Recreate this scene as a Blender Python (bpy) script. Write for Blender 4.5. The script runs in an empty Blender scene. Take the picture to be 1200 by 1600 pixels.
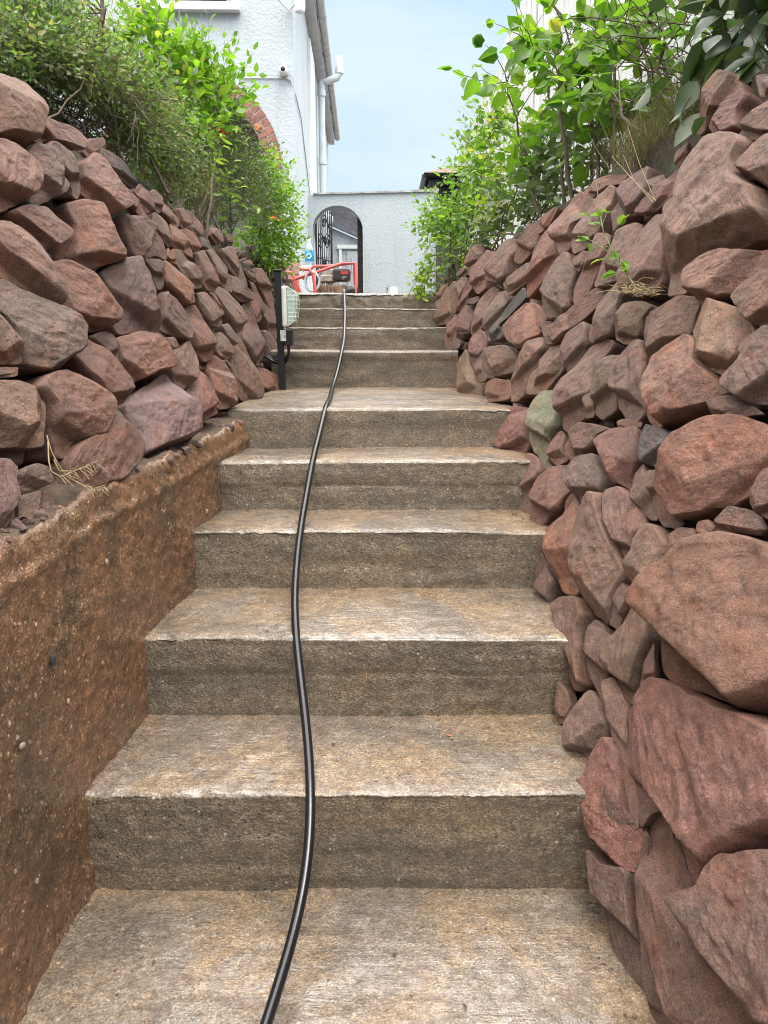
import bpy, math, random
import numpy as np
from math import radians, sin, cos, tan, atan, pi
from mathutils import Vector, Matrix

random.seed(7)
RNG = np.random.default_rng(11)
scene = bpy.context.scene
COL = scene.collection

# ------------------------------------------------------------------ camera
F_PX, CX, CY, HZ, EYE = 1202.0, 600.0, 800.0, 540.0, 1.15
TH = atan((CY - HZ) / F_PX)
FWD = np.array([0, cos(TH), -sin(TH)]); UP = np.array([0, sin(TH), cos(TH)]); RIGHT = np.array([1.0, 0, 0])
CAM = np.array([0, 0, EYE])
cd = bpy.data.cameras.new('camera'); cam = bpy.data.objects.new('camera', cd); COL.objects.link(cam)
cd.sensor_fit = 'VERTICAL'; cd.sensor_height = 36.0; cd.lens = 36.0 * F_PX / 1600.0
cd.clip_start = 0.02; cd.clip_end = 800
cam.location = CAM; cam.rotation_euler = (pi / 2 - TH, 0, 0)
scene.camera = cam


def ray(u, v):
    return FWD + (u - CX) / F_PX * RIGHT + (CY - v) / F_PX * UP


def P(u, v, zc):                       # point at a measured depth along the lens axis
    return CAM + zc * ray(u, v)


def PY(u, v, y):                       # point at distance y
    r = ray(u, v)
    return CAM + r * (y / r[1])


# ------------------------------------------------------------------ noise
def _hash(ix, iy, iz, seed):
    h = (ix.astype(np.int64) * 374761393 + iy.astype(np.int64) * 668265263 + iz.astype(np.int64) * 2147483647 + seed * 1274126177) & 0xFFFFFFFF
    h = ((h ^ (h >> 13)) * 1274126177) & 0xFFFFFFFF
    h = ((h ^ (h >> 16)) * 2246822519) & 0xFFFFFFFF
    h = h ^ (h >> 15)
    return (h & 0xFFFFFF) / float(0xFFFFFF)


def vnoise(p, seed=0):
    p = np.asarray(p, float)
    i = np.floor(p); f = p - i; f = f * f * f * (f * (f * 6 - 15) + 10)
    i = i.astype(np.int64)
    x, y, z = i[..., 0], i[..., 1], i[..., 2]
    r = 0
    for dx in (0, 1):
        wx = f[..., 0] if dx else 1 - f[..., 0]
        for dy in (0, 1):
            wy = f[..., 1] if dy else 1 - f[..., 1]
            for dz in (0, 1):
                wz = f[..., 2] if dz else 1 - f[..., 2]
                r = r + wx * wy * wz * _hash(x + dx, y + dy, z + dz, seed)
    return r * 2 - 1


def fbm(p, octv=4, seed=0, gain=0.5):
    p = np.asarray(p, float); a = 1.0; s = 0; n = 0
    for k in range(octv):
        s = s + a * vnoise(p * (2.03 ** k) + 17.3 * k, seed + k); n += a; a *= gain
    return s / n


# ------------------------------------------------------------------ objects
def tag(o, label=None, cat=None, group=None, kind=None):
    if label: o['label'] = label
    if cat: o['category'] = cat
    if group: o['group'] = group
    if kind: o['kind'] = kind
    return o


def empty(name, loc, label=None, cat=None, group=None):
    o = bpy.data.objects.new(name, None); COL.objects.link(o)
    o.location = [float(c) for c in loc]; o.empty_display_size = 0.1
    return tag(o, label, cat, group)


def link(name, me, mat=None, parent=None, world=True):
    o = bpy.data.objects.new(name, me); COL.objects.link(o)
    if mat: me.materials.append(mat)
    if parent is not None:
        o.parent = parent
        if world:
            t = Vector((0, 0, 0)); q = parent
            while q is not None:
                t = t + q.location; q = q.parent
            o.location = -t
    return o


def np_mesh(name, verts, faces, smooth=True, tint=None):
    """faces: list of integer arrays, each of shape (n,3) or (n,4)"""
    me = bpy.data.meshes.new(name)
    verts = np.asarray(verts, np.float32)
    faces = [np.asarray(f, np.int32) for f in faces if len(f)]
    me.vertices.add(len(verts)); me.vertices.foreach_set('co', verts.ravel())
    loops = np.concatenate([f.ravel() for f in faces])
    sizes = np.concatenate([np.full(len(f), f.shape[1], np.int32) for f in faces])
    starts = np.concatenate([[0], np.cumsum(sizes)[:-1]]).astype(np.int32)
    me.loops.add(len(loops)); me.loops.foreach_set('vertex_index', loops)
    me.polygons.add(len(sizes)); me.polygons.foreach_set('loop_start', starts)
    try: me.polygons.foreach_set('loop_total', sizes)
    except Exception: pass
    me.polygons.foreach_set('use_smooth', np.full(len(sizes), smooth, bool))
    if tint is not None:
        a = me.attributes.new('tint', 'FLOAT', 'POINT'); a.data.foreach_set('value', np.asarray(tint, np.float32))
    me.update(calc_edges=True); me.validate()
    return me


class MB:
    """collects simple solids into one mesh"""
    def __init__(s): s.v = []; s.f = []; s.n = 0

    def add(s, v, f):
        s.v.extend([tuple(float(c) for c in q) for q in v]); s.f.extend([tuple(i + s.n for i in q) for q in f]); s.n += len(v); return s

    def hexa(s, c8):
        return s.add(c8, [(0, 3, 2, 1), (4, 5, 6, 7), (0, 1, 5, 4), (1, 2, 6, 5), (2, 3, 7, 6), (3, 0, 4, 7)])

    def box(s, x0, x1, y0, y1, z0, z1, M=None):
        c = [(x0, y0, z0), (x1, y0, z0), (x1, y1, z0), (x0, y1, z0), (x0, y0, z1), (x1, y0, z1), (x1, y1, z1), (x0, y1, z1)]
        if M is not None: c = [tuple(M @ Vector(q)) for q in c]
        return s.hexa(c)

    def tube(s, pts, r, n=10, closed=False, caps=True):
        pts = [Vector([float(c) for c in p]) for p in pts]; m = len(pts)
        rs = r if hasattr(r, '__len__') else [r] * m
        ring = []; prev = None
        for i in range(m):
            a = pts[(i - 1) % m] if (closed or i > 0) else pts[i]
            b = pts[(i + 1) % m] if (closed or i < m - 1) else pts[i]
            t = (b - a).normalized()
            if prev is None:
                ref = Vector((0, 0, 1)) if abs(t.z) < 0.9 else Vector((1, 0, 0))
                u = t.cross(ref).normalized()
            else:
                u = (prev - t * prev.dot(t)); u = u.normalized() if u.length > 1e-6 else t.orthogonal().normalized()
            prev = u; w = t.cross(u)
            ring.append([pts[i] + (u * cos(2 * pi * k / n) + w * sin(2 * pi * k / n)) * rs[i] for k in range(n)])
        v = [q for R_ in ring for q in R_]; f = []
        for i in range(m if closed else m - 1):
            for k in range(n):
                a = i * n + k; b = i * n + (k + 1) % n; j = ((i + 1) % m) * n
                f.append((a, b, j + (k + 1) % n, j + k))
        if not closed and caps:
            f.append(tuple(range(n - 1, -1, -1))); f.append(tuple((m - 1) * n + k for k in range(n)))
        return s.add(v, f)

    def lathe(s, c, prof, n=20, axis='Z'):
        v = []; f = []
        for (r, h) in prof:
            for k in range(n):
                a = 2 * pi * k / n
                q = (r * cos(a), r * sin(a), h) if axis == 'Z' else ((h, r * cos(a), r * sin(a)) if axis == 'X' else (r * cos(a), h, r * sin(a)))
                v.append((c[0] + q[0], c[1] + q[1], c[2] + q[2]))
        for i in range(len(prof) - 1):
            for k in range(n):
                f.append((i * n + k, i * n + (k + 1) % n, (i + 1) * n + (k + 1) % n, (i + 1) * n + k))
        f.append(tuple(range(n - 1, -1, -1))); f.append(tuple((len(prof) - 1) * n + k for k in range(n)))
        return s.add(v, f)

    def prism(s, poly, d):            # poly: 3D points, d: extrusion vector
        n = len(poly); d = Vector(d)
        v = [Vector([float(c) for c in p]) for p in poly]; v2 = [p + d for p in v]
        f = [tuple(range(n - 1, -1, -1)), tuple(range(n, 2 * n))] + [(i, (i + 1) % n, n + (i + 1) % n, n + i) for i in range(n)]
        return s.add(v + v2, f)

    def build(s, name, mat, parent=None, smooth=False, bevel=0.0, label=None):
        me = bpy.data.meshes.new(name); me.from_pydata(s.v, [], s.f); me.update()
        if smooth:
            for p in me.polygons: p.use_smooth = True
        o = link(name, me, mat, parent)
        if smooth:
            try: me.set_sharp_from_angle(angle=radians(50))
            except Exception: pass
        if bevel:
            m = o.modifiers.new('bevel', 'BEVEL'); m.width = bevel; m.segments = 2; m.limit_method = 'ANGLE'; m.angle_limit = radians(40)
        if label: o['label'] = label
        return o


def grid_faces(nr, nc, wrap=False):
    i = np.arange(nr - 1)[:, None]; j = np.arange(nc if wrap else nc - 1)[None, :]
    a = i * nc + j; b = i * nc + (j + 1) % nc
    return np.stack([a, b, b + nc, a + nc], -1).reshape(-1, 4)


def interp(x, xs, ys): return np.interp(x, xs, ys)


# ------------------------------------------------------------------ materials
def new_mat(name):
    m = bpy.data.materials.new(name); m.use_nodes = True
    nt = m.node_tree
    return m, nt, nt.nodes['Principled BSDF']


class NT:
    def __init__(s, nt): s.t = nt

    def n(s, kind, **kw):
        q = s.t.nodes.new(kind)
        for k, v in kw.items():
            if k.startswith('i_'): continue
            setattr(q, k, v)
        return q

    def l(s, a, b): s.t.links.new(a, b)

    def noise(s, vec, scale, detail=4, rough=0.55, dist=0.0):
        q = s.n('ShaderNodeTexNoise'); q.inputs['Scale'].default_value = scale; q.inputs['Detail'].default_value = detail
        q.inputs['Roughness'].default_value = rough; q.inputs['Distortion'].default_value = dist
        if vec is not None: s.l(vec, q.inputs['Vector'])
        return q.outputs['Fac']

    def voro(s, vec, scale, feature='F1'):
        q = s.n('ShaderNodeTexVoronoi'); q.feature = feature; q.inputs['Scale'].default_value = scale
        if vec is not None: s.l(vec, q.inputs['Vector'])
        return q

    def mapping(s, vec, scale=(1, 1, 1), rot=(0, 0, 0)):
        q = s.n('ShaderNodeMapping'); q.inputs['Scale'].default_value = scale; q.inputs['Rotation'].default_value = rot
        s.l(vec, q.inputs['Vector']); return q.outputs['Vector']

    def ramp(s, fac, stops):
        q = s.n('ShaderNodeValToRGB'); r = q.color_ramp
        while len(r.elements) < len(stops): r.elements.new(0.5)
        for e, (p, c) in zip(r.elements, stops):
            e.position = p; e.color = (c, c, c, 1) if not hasattr(c, '__len__') else (*c, 1)
        s.l(fac, q.inputs['Fac']); return q.outputs['Color']

    def mix(s, fac, a, b, mode='MIX'):
        q = s.n('ShaderNodeMix'); q.data_type = 'RGBA'; q.blend_type = mode
        for val, idx in ((fac, 0), (a, 6), (b, 7)):
            if hasattr(val, 'is_linked'): s.l(val, q.inputs[idx])
            elif idx == 0: q.inputs[0].default_value = val
            else: q.inputs[idx].default_value = (*val, 1)
        return q.outputs[2]

    def math(s, op, a, b=None, clamp=False):
        q = s.n('ShaderNodeMath'); q.operation = op; q.use_clamp = clamp
        for k, val in enumerate((a, b)):
            if val is None: continue
            if hasattr(val, 'is_linked'): s.l(val, q.inputs[k])
            else: q.inputs[k].default_value = val
        return q.outputs[0]

    def bump(s, h, strength, dist, prev=None):
        q = s.n('ShaderNodeBump'); q.inputs['Strength'].default_value = strength; q.inputs['Distance'].default_value = dist
        s.l(h, q.inputs['Height'])
        if prev is not None: s.l(prev, q.inputs['Normal'])
        return q.outputs['Normal']


def simple_mat(name, col, rough=0.6, metal=0.0, bump=None, var=0.12, vscale=8.0, spec=0.5):
    m, nt, b = new_mat(name); g = NT(nt)
    tc = g.n('ShaderNodeTexCoord').outputs['Object']
    nz = g.noise(tc, vscale, 5)
    dark = tuple(c * (1 - var) for c in col); lite = tuple(min(1, c * (1 + var)) for c in col)
    g.l(g.ramp(nz, [(0.3, dark), (0.7, lite)]), b.inputs['Base Color'])
    b.inputs['Roughness'].default_value = rough; b.inputs['Metallic'].default_value = metal
    b.inputs['Specular IOR Level'].default_value = spec
    if bump:
        h = g.noise(tc, bump[0], 3); g.l(g.bump(h, bump[1], bump[2]), b.inputs['Normal'])
    return m


def stone_mat():
    m, nt, b = new_mat('red_sandstone'); g = NT(nt)
    oi = g.n('ShaderNodeObjectInfo')
    tc = g.n('ShaderNodeTexCoord').outputs['Object']
    comb = g.n('ShaderNodeCombineXYZ')
    for k in range(3): g.l(g.math('MULTIPLY', oi.outputs['Random'], 13.0 + 7 * k), comb.inputs[k])
    add = g.n('ShaderNodeVectorMath', operation='ADD'); g.l(tc, add.inputs[0]); g.l(comb.outputs[0], add.inputs[1])
    v = add.outputs[0]
    r1 = oi.outputs['Random']; r2 = g.math('FRACT', g.math('MULTIPLY', r1, 17.31)); r3 = g.math('FRACT', g.math('MULTIPLY', r1, 57.7))
    base = oi.outputs['Color']
    big = g.noise(v, 6, 5, 0.6, 0.5)
    c = g.mix(g.math('MULTIPLY', g.ramp(big, [(0.38, 0.0), (0.62, 1.0)]), g.ramp(r2, [(0.0, 0.1), (1.0, 0.8)])), base, (0.135, 0.092, 0.078))   # weathered skin
    hue = g.noise(v, 10, 4, 0.6)
    c = g.mix(g.ramp(hue, [(0.52, 0.0), (0.72, 0.5)]), c, (0.24, 0.105, 0.066))                                                        # fresh orange-red breaks
    med = g.noise(v, 30, 6, 0.68)
    c = g.mix(1.0, c, g.ramp(med, [(0.3, (0.64, 0.62, 0.61)), (0.7, (1.34, 1.3, 1.26))]), 'MULTIPLY')
    strat = g.noise(g.mapping(v, (6, 62, 62)), 1.0, 4, 0.6, 0.5)
    c = g.mix(g.math('MULTIPLY', g.ramp(strat, [(0.36, 0.6), (0.5, 0.0)]), g.ramp(r3, [(0.25, 0.0), (0.8, 1.0)])), c, (0.55, 0.5, 0.5), 'MULTIPLY')
    stain = g.noise(v, 9, 6, 0.72, 0.8)
    c = g.mix(g.ramp(stain, [(0.58, 0.0), (0.7, 0.75)]), c, (0.045, 0.037, 0.032))
    fine = g.noise(v, 300, 3, 0.75)
    c = g.mix(1.0, c, g.ramp(fine, [(0.35, (0.5, 0.48, 0.47)), (0.66, (1.45, 1.42, 1.4))]), 'MULTIPLY')
    pale = g.noise(v, 70, 4, 0.65)
    c = g.mix(g.ramp(pale, [(0.62, 0.0), (0.74, 0.45)]), c, (0.34, 0.27, 0.235))
    moss = g.noise(v, 5.5, 6, 0.7, 0.5)
    c = g.mix(g.ramp(moss, [(0.68, 0.0), (0.75, 0.7)]), c, (0.065, 0.075, 0.025))
    geo = g.n('ShaderNodeNewGeometry')
    c = g.mix(g.ramp(geo.outputs['Pointiness'], [(0.52, 0.0), (0.58, 0.16)]), c, (0.32, 0.225, 0.19))                                   # rubbed arrises
    g.l(c, b.inputs['Base Color'])
    g.l(g.ramp(med, [(0.25, 0.42), (0.75, 0.8)]), b.inputs['Roughness'])
    b.inputs['Specular IOR Level'].default_value = 0.45
    h1 = g.noise(v, 340, 3, 0.75); h2 = g.noise(v, 55, 6, 0.7); h3 = g.noise(g.mapping(v, (10, 85, 85)), 1.0, 4, 0.6, 0.6)
    nn = g.bump(h2, 0.55, 0.010); nn = g.bump(h3, 0.25, 0.006, nn); nn = g.bump(h1, 0.85, 0.003, nn)
    g.l(nn, b.inputs['Normal'])
    return m


def grit(g, tc, c, scale, lo, hi, amount=1.0):
    """exposed aggregate: every grain its own value"""
    vo = g.voro(tc, scale); pk = g.n('ShaderNodeSeparateColor'); g.l(vo.outputs['Color'], pk.inputs[0])
    return g.mix(amount, c, g.ramp(pk.outputs[0], [(0.0, lo), (0.55, (.95, .95, .95)), (1.0, hi)]), 'MULTIPLY'), vo


def grains(g, tc, c, scale, keep, size, stops, amount=.85):
    vo = g.voro(tc, scale); pk = g.n('ShaderNodeSeparateColor'); g.l(vo.outputs['Color'], pk.inputs[0])
    ins = g.ramp(vo.outputs['Distance'], [(size, 1.0), (size + .08, 0.0)]); few = g.ramp(pk.outputs[0], [(keep, 0.0), (keep + .02, 1.0)])
    f = g.math('MULTIPLY', ins, few)
    return g.mix(g.math('MULTIPLY', f, amount), c, g.ramp(pk.outputs[1], stops)), f


def concrete_mat():
    m, nt, b = new_mat('wet_concrete'); g = NT(nt)
    tc = g.n('ShaderNodeTexCoord').outputs['Object']
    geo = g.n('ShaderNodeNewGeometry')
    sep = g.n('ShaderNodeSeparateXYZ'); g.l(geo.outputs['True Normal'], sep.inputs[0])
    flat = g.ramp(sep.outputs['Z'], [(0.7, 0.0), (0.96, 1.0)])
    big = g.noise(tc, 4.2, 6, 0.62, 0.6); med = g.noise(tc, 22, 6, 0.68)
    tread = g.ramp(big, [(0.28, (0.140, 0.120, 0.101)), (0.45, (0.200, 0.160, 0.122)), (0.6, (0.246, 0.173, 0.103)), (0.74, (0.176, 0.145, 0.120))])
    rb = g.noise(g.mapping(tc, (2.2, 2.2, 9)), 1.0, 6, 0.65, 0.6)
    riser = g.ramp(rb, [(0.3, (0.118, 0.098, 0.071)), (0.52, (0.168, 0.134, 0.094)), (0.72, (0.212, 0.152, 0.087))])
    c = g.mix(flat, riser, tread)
    c = g.mix(1.0, c, g.ramp(med, [(0.3, (0.62, 0.6, 0.57)), (0.7, (1.3, 1.3, 1.28))]), 'MULTIPLY')
    damp = g.noise(g.mapping(tc, (1.6, 3.0, 5.0)), 1.0, 6, 0.7, 0.9)
    c = g.mix(g.ramp(damp, [(0.5, 0.0), (0.62, 0.62)]), c, (0.075, 0.062, 0.045))
    c, v1 = grit(g, tc, c, 210, (.6, .58, .55), (1.5, 1.47, 1.42), .9)
    c, v2 = grit(g, tc, c, 480, (.55, .53, .5), (1.5, 1.48, 1.45), .8)
    c, f1 = grains(g, tc, c, 95, .9, .28, [(0.0, (0.04, 0.033, 0.028)), (0.4, (0.16, 0.085, 0.05)), (0.75, (0.3, 0.24, 0.17)), (1.0, (0.46, 0.4, 0.33))])
    c, f3 = grains(g, tc, c, 58, .86, .16, [(0.0, (0.02, 0.016, 0.012)), (1.0, (0.035, 0.028, 0.02))], .9)
    g.l(c, b.inputs['Base Color'])
    wet = g.noise(tc, 7, 5, 0.62, 0.5)
    g.l(g.mix(flat, (0.5, 0.5, 0.5), g.ramp(wet, [(0.32, 0.25), (0.62, 0.5)])), b.inputs['Roughness'])
    b.inputs['Specular IOR Level'].default_value = 0.5
    # film of water lying on the treads
    b.inputs['Coat IOR'].default_value = 2.3
    g.l(g.mix(flat, (0.35, 0.35, 0.35), g.ramp(wet, [(0.38, 0.08), (0.62, 0.30)])), b.inputs['Coat Roughness'])
    ridge = g.noise(g.mapping(tc, (6, 58, 6)), 1.0, 4, 0.6, 0.6)
    streak = g.noise(g.mapping(tc, (17, 44, 17)), 1.0, 5, 0.72, 0.5)
    pool = g.math('MULTIPLY', g.ramp(g.noise(tc, 2.9, 5, 0.65, 0.4), [(0.40, 1.0), (0.58, 0.25)]), g.ramp(streak, [(0.38, 0.25), (0.55, 1.0)]))
    g.l(g.mix(flat, (0.2, 0.2, 0.2), pool), b.inputs['Coat Weight'])
    fine = g.noise(tc, 210, 3, 0.7); pits = g.noise(tc, 70, 5, 0.72)
    g.l(g.bump(fine, 0.5, 0.0025, g.bump(ridge, 0.45, 0.006)), b.inputs['Coat Normal'])
    nn = g.bump(ridge, 0.25, 0.006); nn = g.bump(pits, 0.6, 0.007, nn); nn = g.bump(v1.outputs['Distance'], 0.5, 0.003, nn); nn = g.bump(fine, 0.8, 0.0035, nn)
    g.l(nn, b.inputs['Normal'])
    return m


def base_mat():
    m, nt, b = new_mat('gritty_red_concrete'); g = NT(nt)
    tc = g.n('ShaderNodeTexCoord').outputs['Object']
    big = g.noise(tc, 3.4, 6, 0.65, 0.6); med = g.noise(tc, 26, 6, 0.68)
    c = g.ramp(big, [(0.28, (0.106, 0.077, 0.053)), (0.42, (0.155, 0.096, 0.055)), (0.58, (0.199, 0.108, 0.060)), (0.74, (0.147, 0.106, 0.073))])
    c = g.mix(.8, c, g.ramp(med, [(0.3, (0.75, 0.72, 0.69)), (0.7, (1.42, 1.38, 1.33))]), 'MULTIPLY')
    damp = g.noise(g.mapping(tc, (1, 2.2, 1.5)), 1.0, 6, 0.7, 0.8)
    c = g.mix(g.ramp(damp, [(0.52, 0.0), (0.66, 0.55)]), c, (0.085, 0.06, 0.042))
    c, v1 = grit(g, tc, c, 170, (.62, .58, .55), (1.5, 1.45, 1.38), .85)
    c, v2 = grit(g, tc, c, 420, (.6, .58, .55), (1.45, 1.42, 1.4), .8)
    c, f1 = grains(g, tc, c, 62, .9, .26, [(0.0, (0.05, 0.045, 0.045)), (0.35, (0.17, 0.085, 0.05)), (0.7, (0.33, 0.2, 0.12)), (1.0, (0.5, 0.42, 0.33))])
    c, f2 = grains(g, tc, c, 170, .92, .3, [(0.0, (0.3, 0.2, 0.12)), (0.6, (0.48, 0.38, 0.27)), (1.0, (0.62, 0.55, 0.46))])
    g.l(c, b.inputs['Base Color'])
    g.l(g.ramp(big, [(0.3, 0.2), (0.7, 0.4)]), b.inputs['Roughness'])
    b.inputs['Specular IOR Level'].default_value = 0.8
    pits = g.noise(tc, 62, 5, 0.72); fine = g.noise(tc, 230, 3, 0.7)
    nn = g.bump(pits, 0.32, 0.008); nn = g.bump(v1.outputs['Distance'], 0.4, 0.003, nn); nn = g.bump(fine, 0.8, 0.003, nn)
    g.l(nn, b.inputs['Normal'])
    return m


def soil_mat(name='dark_soil', col=((0.016, 0.012, 0.009), (0.05, 0.035, 0.024))):
    m, nt, b = new_mat(name); g = NT(nt)
    tc = g.n('ShaderNodeTexCoord').outputs['Object']
    a = g.noise(tc, 14, 6, 0.7)
    g.l(g.ramp(a, [(0.3, col[0]), (0.7, col[1])]), b.inputs['Base Color'])
    b.inputs['Roughness'].default_value = 0.9
    g.l(g.bump(g.noise(tc, 70, 5, 0.7), 0.9, 0.02), b.inputs['Normal'])
    return m


def render_mat(name='white_pebbledash', col=(0.54, 0.60, 0.63), streak=0.55):
    m, nt, b = new_mat(name); g = NT(nt)
    tc = g.n('ShaderNodeTexCoord').outputs['Object']
    big = g.noise(tc, 0.9, 5, 0.6)
    c = g.ramp(big, [(0.3, tuple(k * 0.9 for k in col)), (0.7, col)])
    st = g.noise(g.mapping(tc, (5.5, 5.5, 0.35)), 1.0, 5, 0.65)
    c = g.mix(g.ramp(st, [(0.52, 0.0), (0.75, streak)]), c, (0.42, 0.46, 0.44))
    peb = g.noise(tc, 42, 4, 0.75)
    c = g.mix(0.8, c, g.ramp(peb, [(0.32, (0.84, 0.85, 0.86)), (0.62, (1.05, 1.05, 1.05))]), 'MULTIPLY')
    g.l(c, b.inputs['Base Color']); b.inputs['Roughness'].default_value = 0.85
    b.inputs['Specular IOR Level'].default_value = 0.2
    vo = g.voro(tc, 34)
    nn = g.bump(peb, 0.4, 0.02); nn = g.bump(vo.outputs['Distance'], 0.25, 0.012, nn)
    g.l(nn, b.inputs['Normal'])
    return m


def leaf_mat(name, stops, rough=0.4, trans=0.45, tcol=1.6):
    m, nt, b = new_mat(name); g = NT(nt)
    at = g.n('ShaderNodeAttribute'); at.attribute_name = 'tint'
    c = g.ramp(at.outputs['Fac'], stops)
    tc = g.n('ShaderNodeTexCoord').outputs['Object']
    c = g.mix(0.5, c, g.ramp(g.noise(tc, 90, 3), [(0.3, (0.75, 0.75, 0.7)), (0.7, (1.2, 1.2, 1.15))]), 'MULTIPLY')
    g.l(c, b.inputs['Base Color']); b.inputs['Roughness'].default_value = rough
    tr = g.n('ShaderNodeBsdfTranslucent')
    g.l(g.mix(1.0, c, (tcol * 1.05, tcol * 1.25, tcol * 0.45), 'MULTIPLY'), tr.inputs['Color'])
    ms = g.n('ShaderNodeMixShader'); ms.inputs[0].default_value = trans
    out = nt.nodes['Material Output']
    g.l(b.outputs[0], ms.inputs[1]); g.l(tr.outputs[0], ms.inputs[2]); g.l(ms.outputs[0], out.inputs['Surface'])
    return m


M = {}
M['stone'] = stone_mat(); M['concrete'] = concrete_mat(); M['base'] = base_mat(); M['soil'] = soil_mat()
M['earth'] = soil_mat('garden_earth', ((0.022, 0.019, 0.012), (0.075, 0.06, 0.035)))
M['render'] = render_mat(); M['render2'] = render_mat('white_wall_render', (0.535, 0.595, 0.62), 0.85)
M['upvc'] = simple_mat('white_plastic', (0.78, 0.8, 0.8), 0.35, var=0.05)
M['pipe'] = simple_mat('grey_white_plastic_pipe', (0.66, 0.72, 0.76), 0.35, var=0.08, vscale=5)
M['gutter'] = simple_mat('weathered_white_gutter', (0.62, 0.625, 0.62), 0.5, var=0.15, vscale=6)
M['black'] = simple_mat('black_paint', (0.012, 0.012, 0.013), 0.35, var=0.2)
M['rubber'] = simple_mat('wet_black_rubber', (0.008, 0.009, 0.011), 0.22, var=0.2, bump=(120, 0.15, 0.002), spec=0.6)
M['iron'] = simple_mat('black_iron', (0.015, 0.016, 0.018), 0.5, var=0.2)
M['redpaint'] = simple_mat('faded_red_paint', (0.52, 0.085, 0.075), 0.4, var=0.2, vscale=20)
M['engine'] = simple_mat('dark_engine_plastic', (0.035, 0.03, 0.032), 0.45, var=0.3, vscale=20)
M['metal'] = simple_mat('dull_metal', (0.33, 0.3, 0.27), 0.5, 0.3, var=0.4, vscale=25)
M['rust'] = simple_mat('dirty_brown_metal', (0.2, 0.13, 0.085), 0.7, 0.1, var=0.5, vscale=40, bump=(90, 0.4, 0.004))
M['greyhose'] = simple_mat('grey_hose', (0.5, 0.54, 0.6), 0.4, var=0.1)
M['slate'] = simple_mat('dark_slate_tile', (0.1, 0.1, 0.115), 0.55, var=0.35, vscale=6)
M['darkwood'] = simple_mat('dark_stained_wood', (0.045, 0.036, 0.03), 0.7, var=0.4, vscale=12)
M['bark'] = simple_mat('brown_bark', (0.075, 0.052, 0.035), 0.85, var=0.4, vscale=30, bump=(120, 0.5, 0.004))
M['greenstem'] = simple_mat('green_stem', (0.1, 0.13, 0.045), 0.6, var=0.3, vscale=30)
M['straw'] = simple_mat('dry_straw', (0.36, 0.28, 0.15), 0.8, var=0.3, vscale=30)
M['lampwhite'] = simple_mat('weathered_lamp_white', (0.62, 0.66, 0.6), 0.45, var=0.15, vscale=18)
M['orange'] = simple_mat('orange_petal', (0.8, 0.16, 0.03), 0.5, var=0.2, vscale=60)
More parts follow.
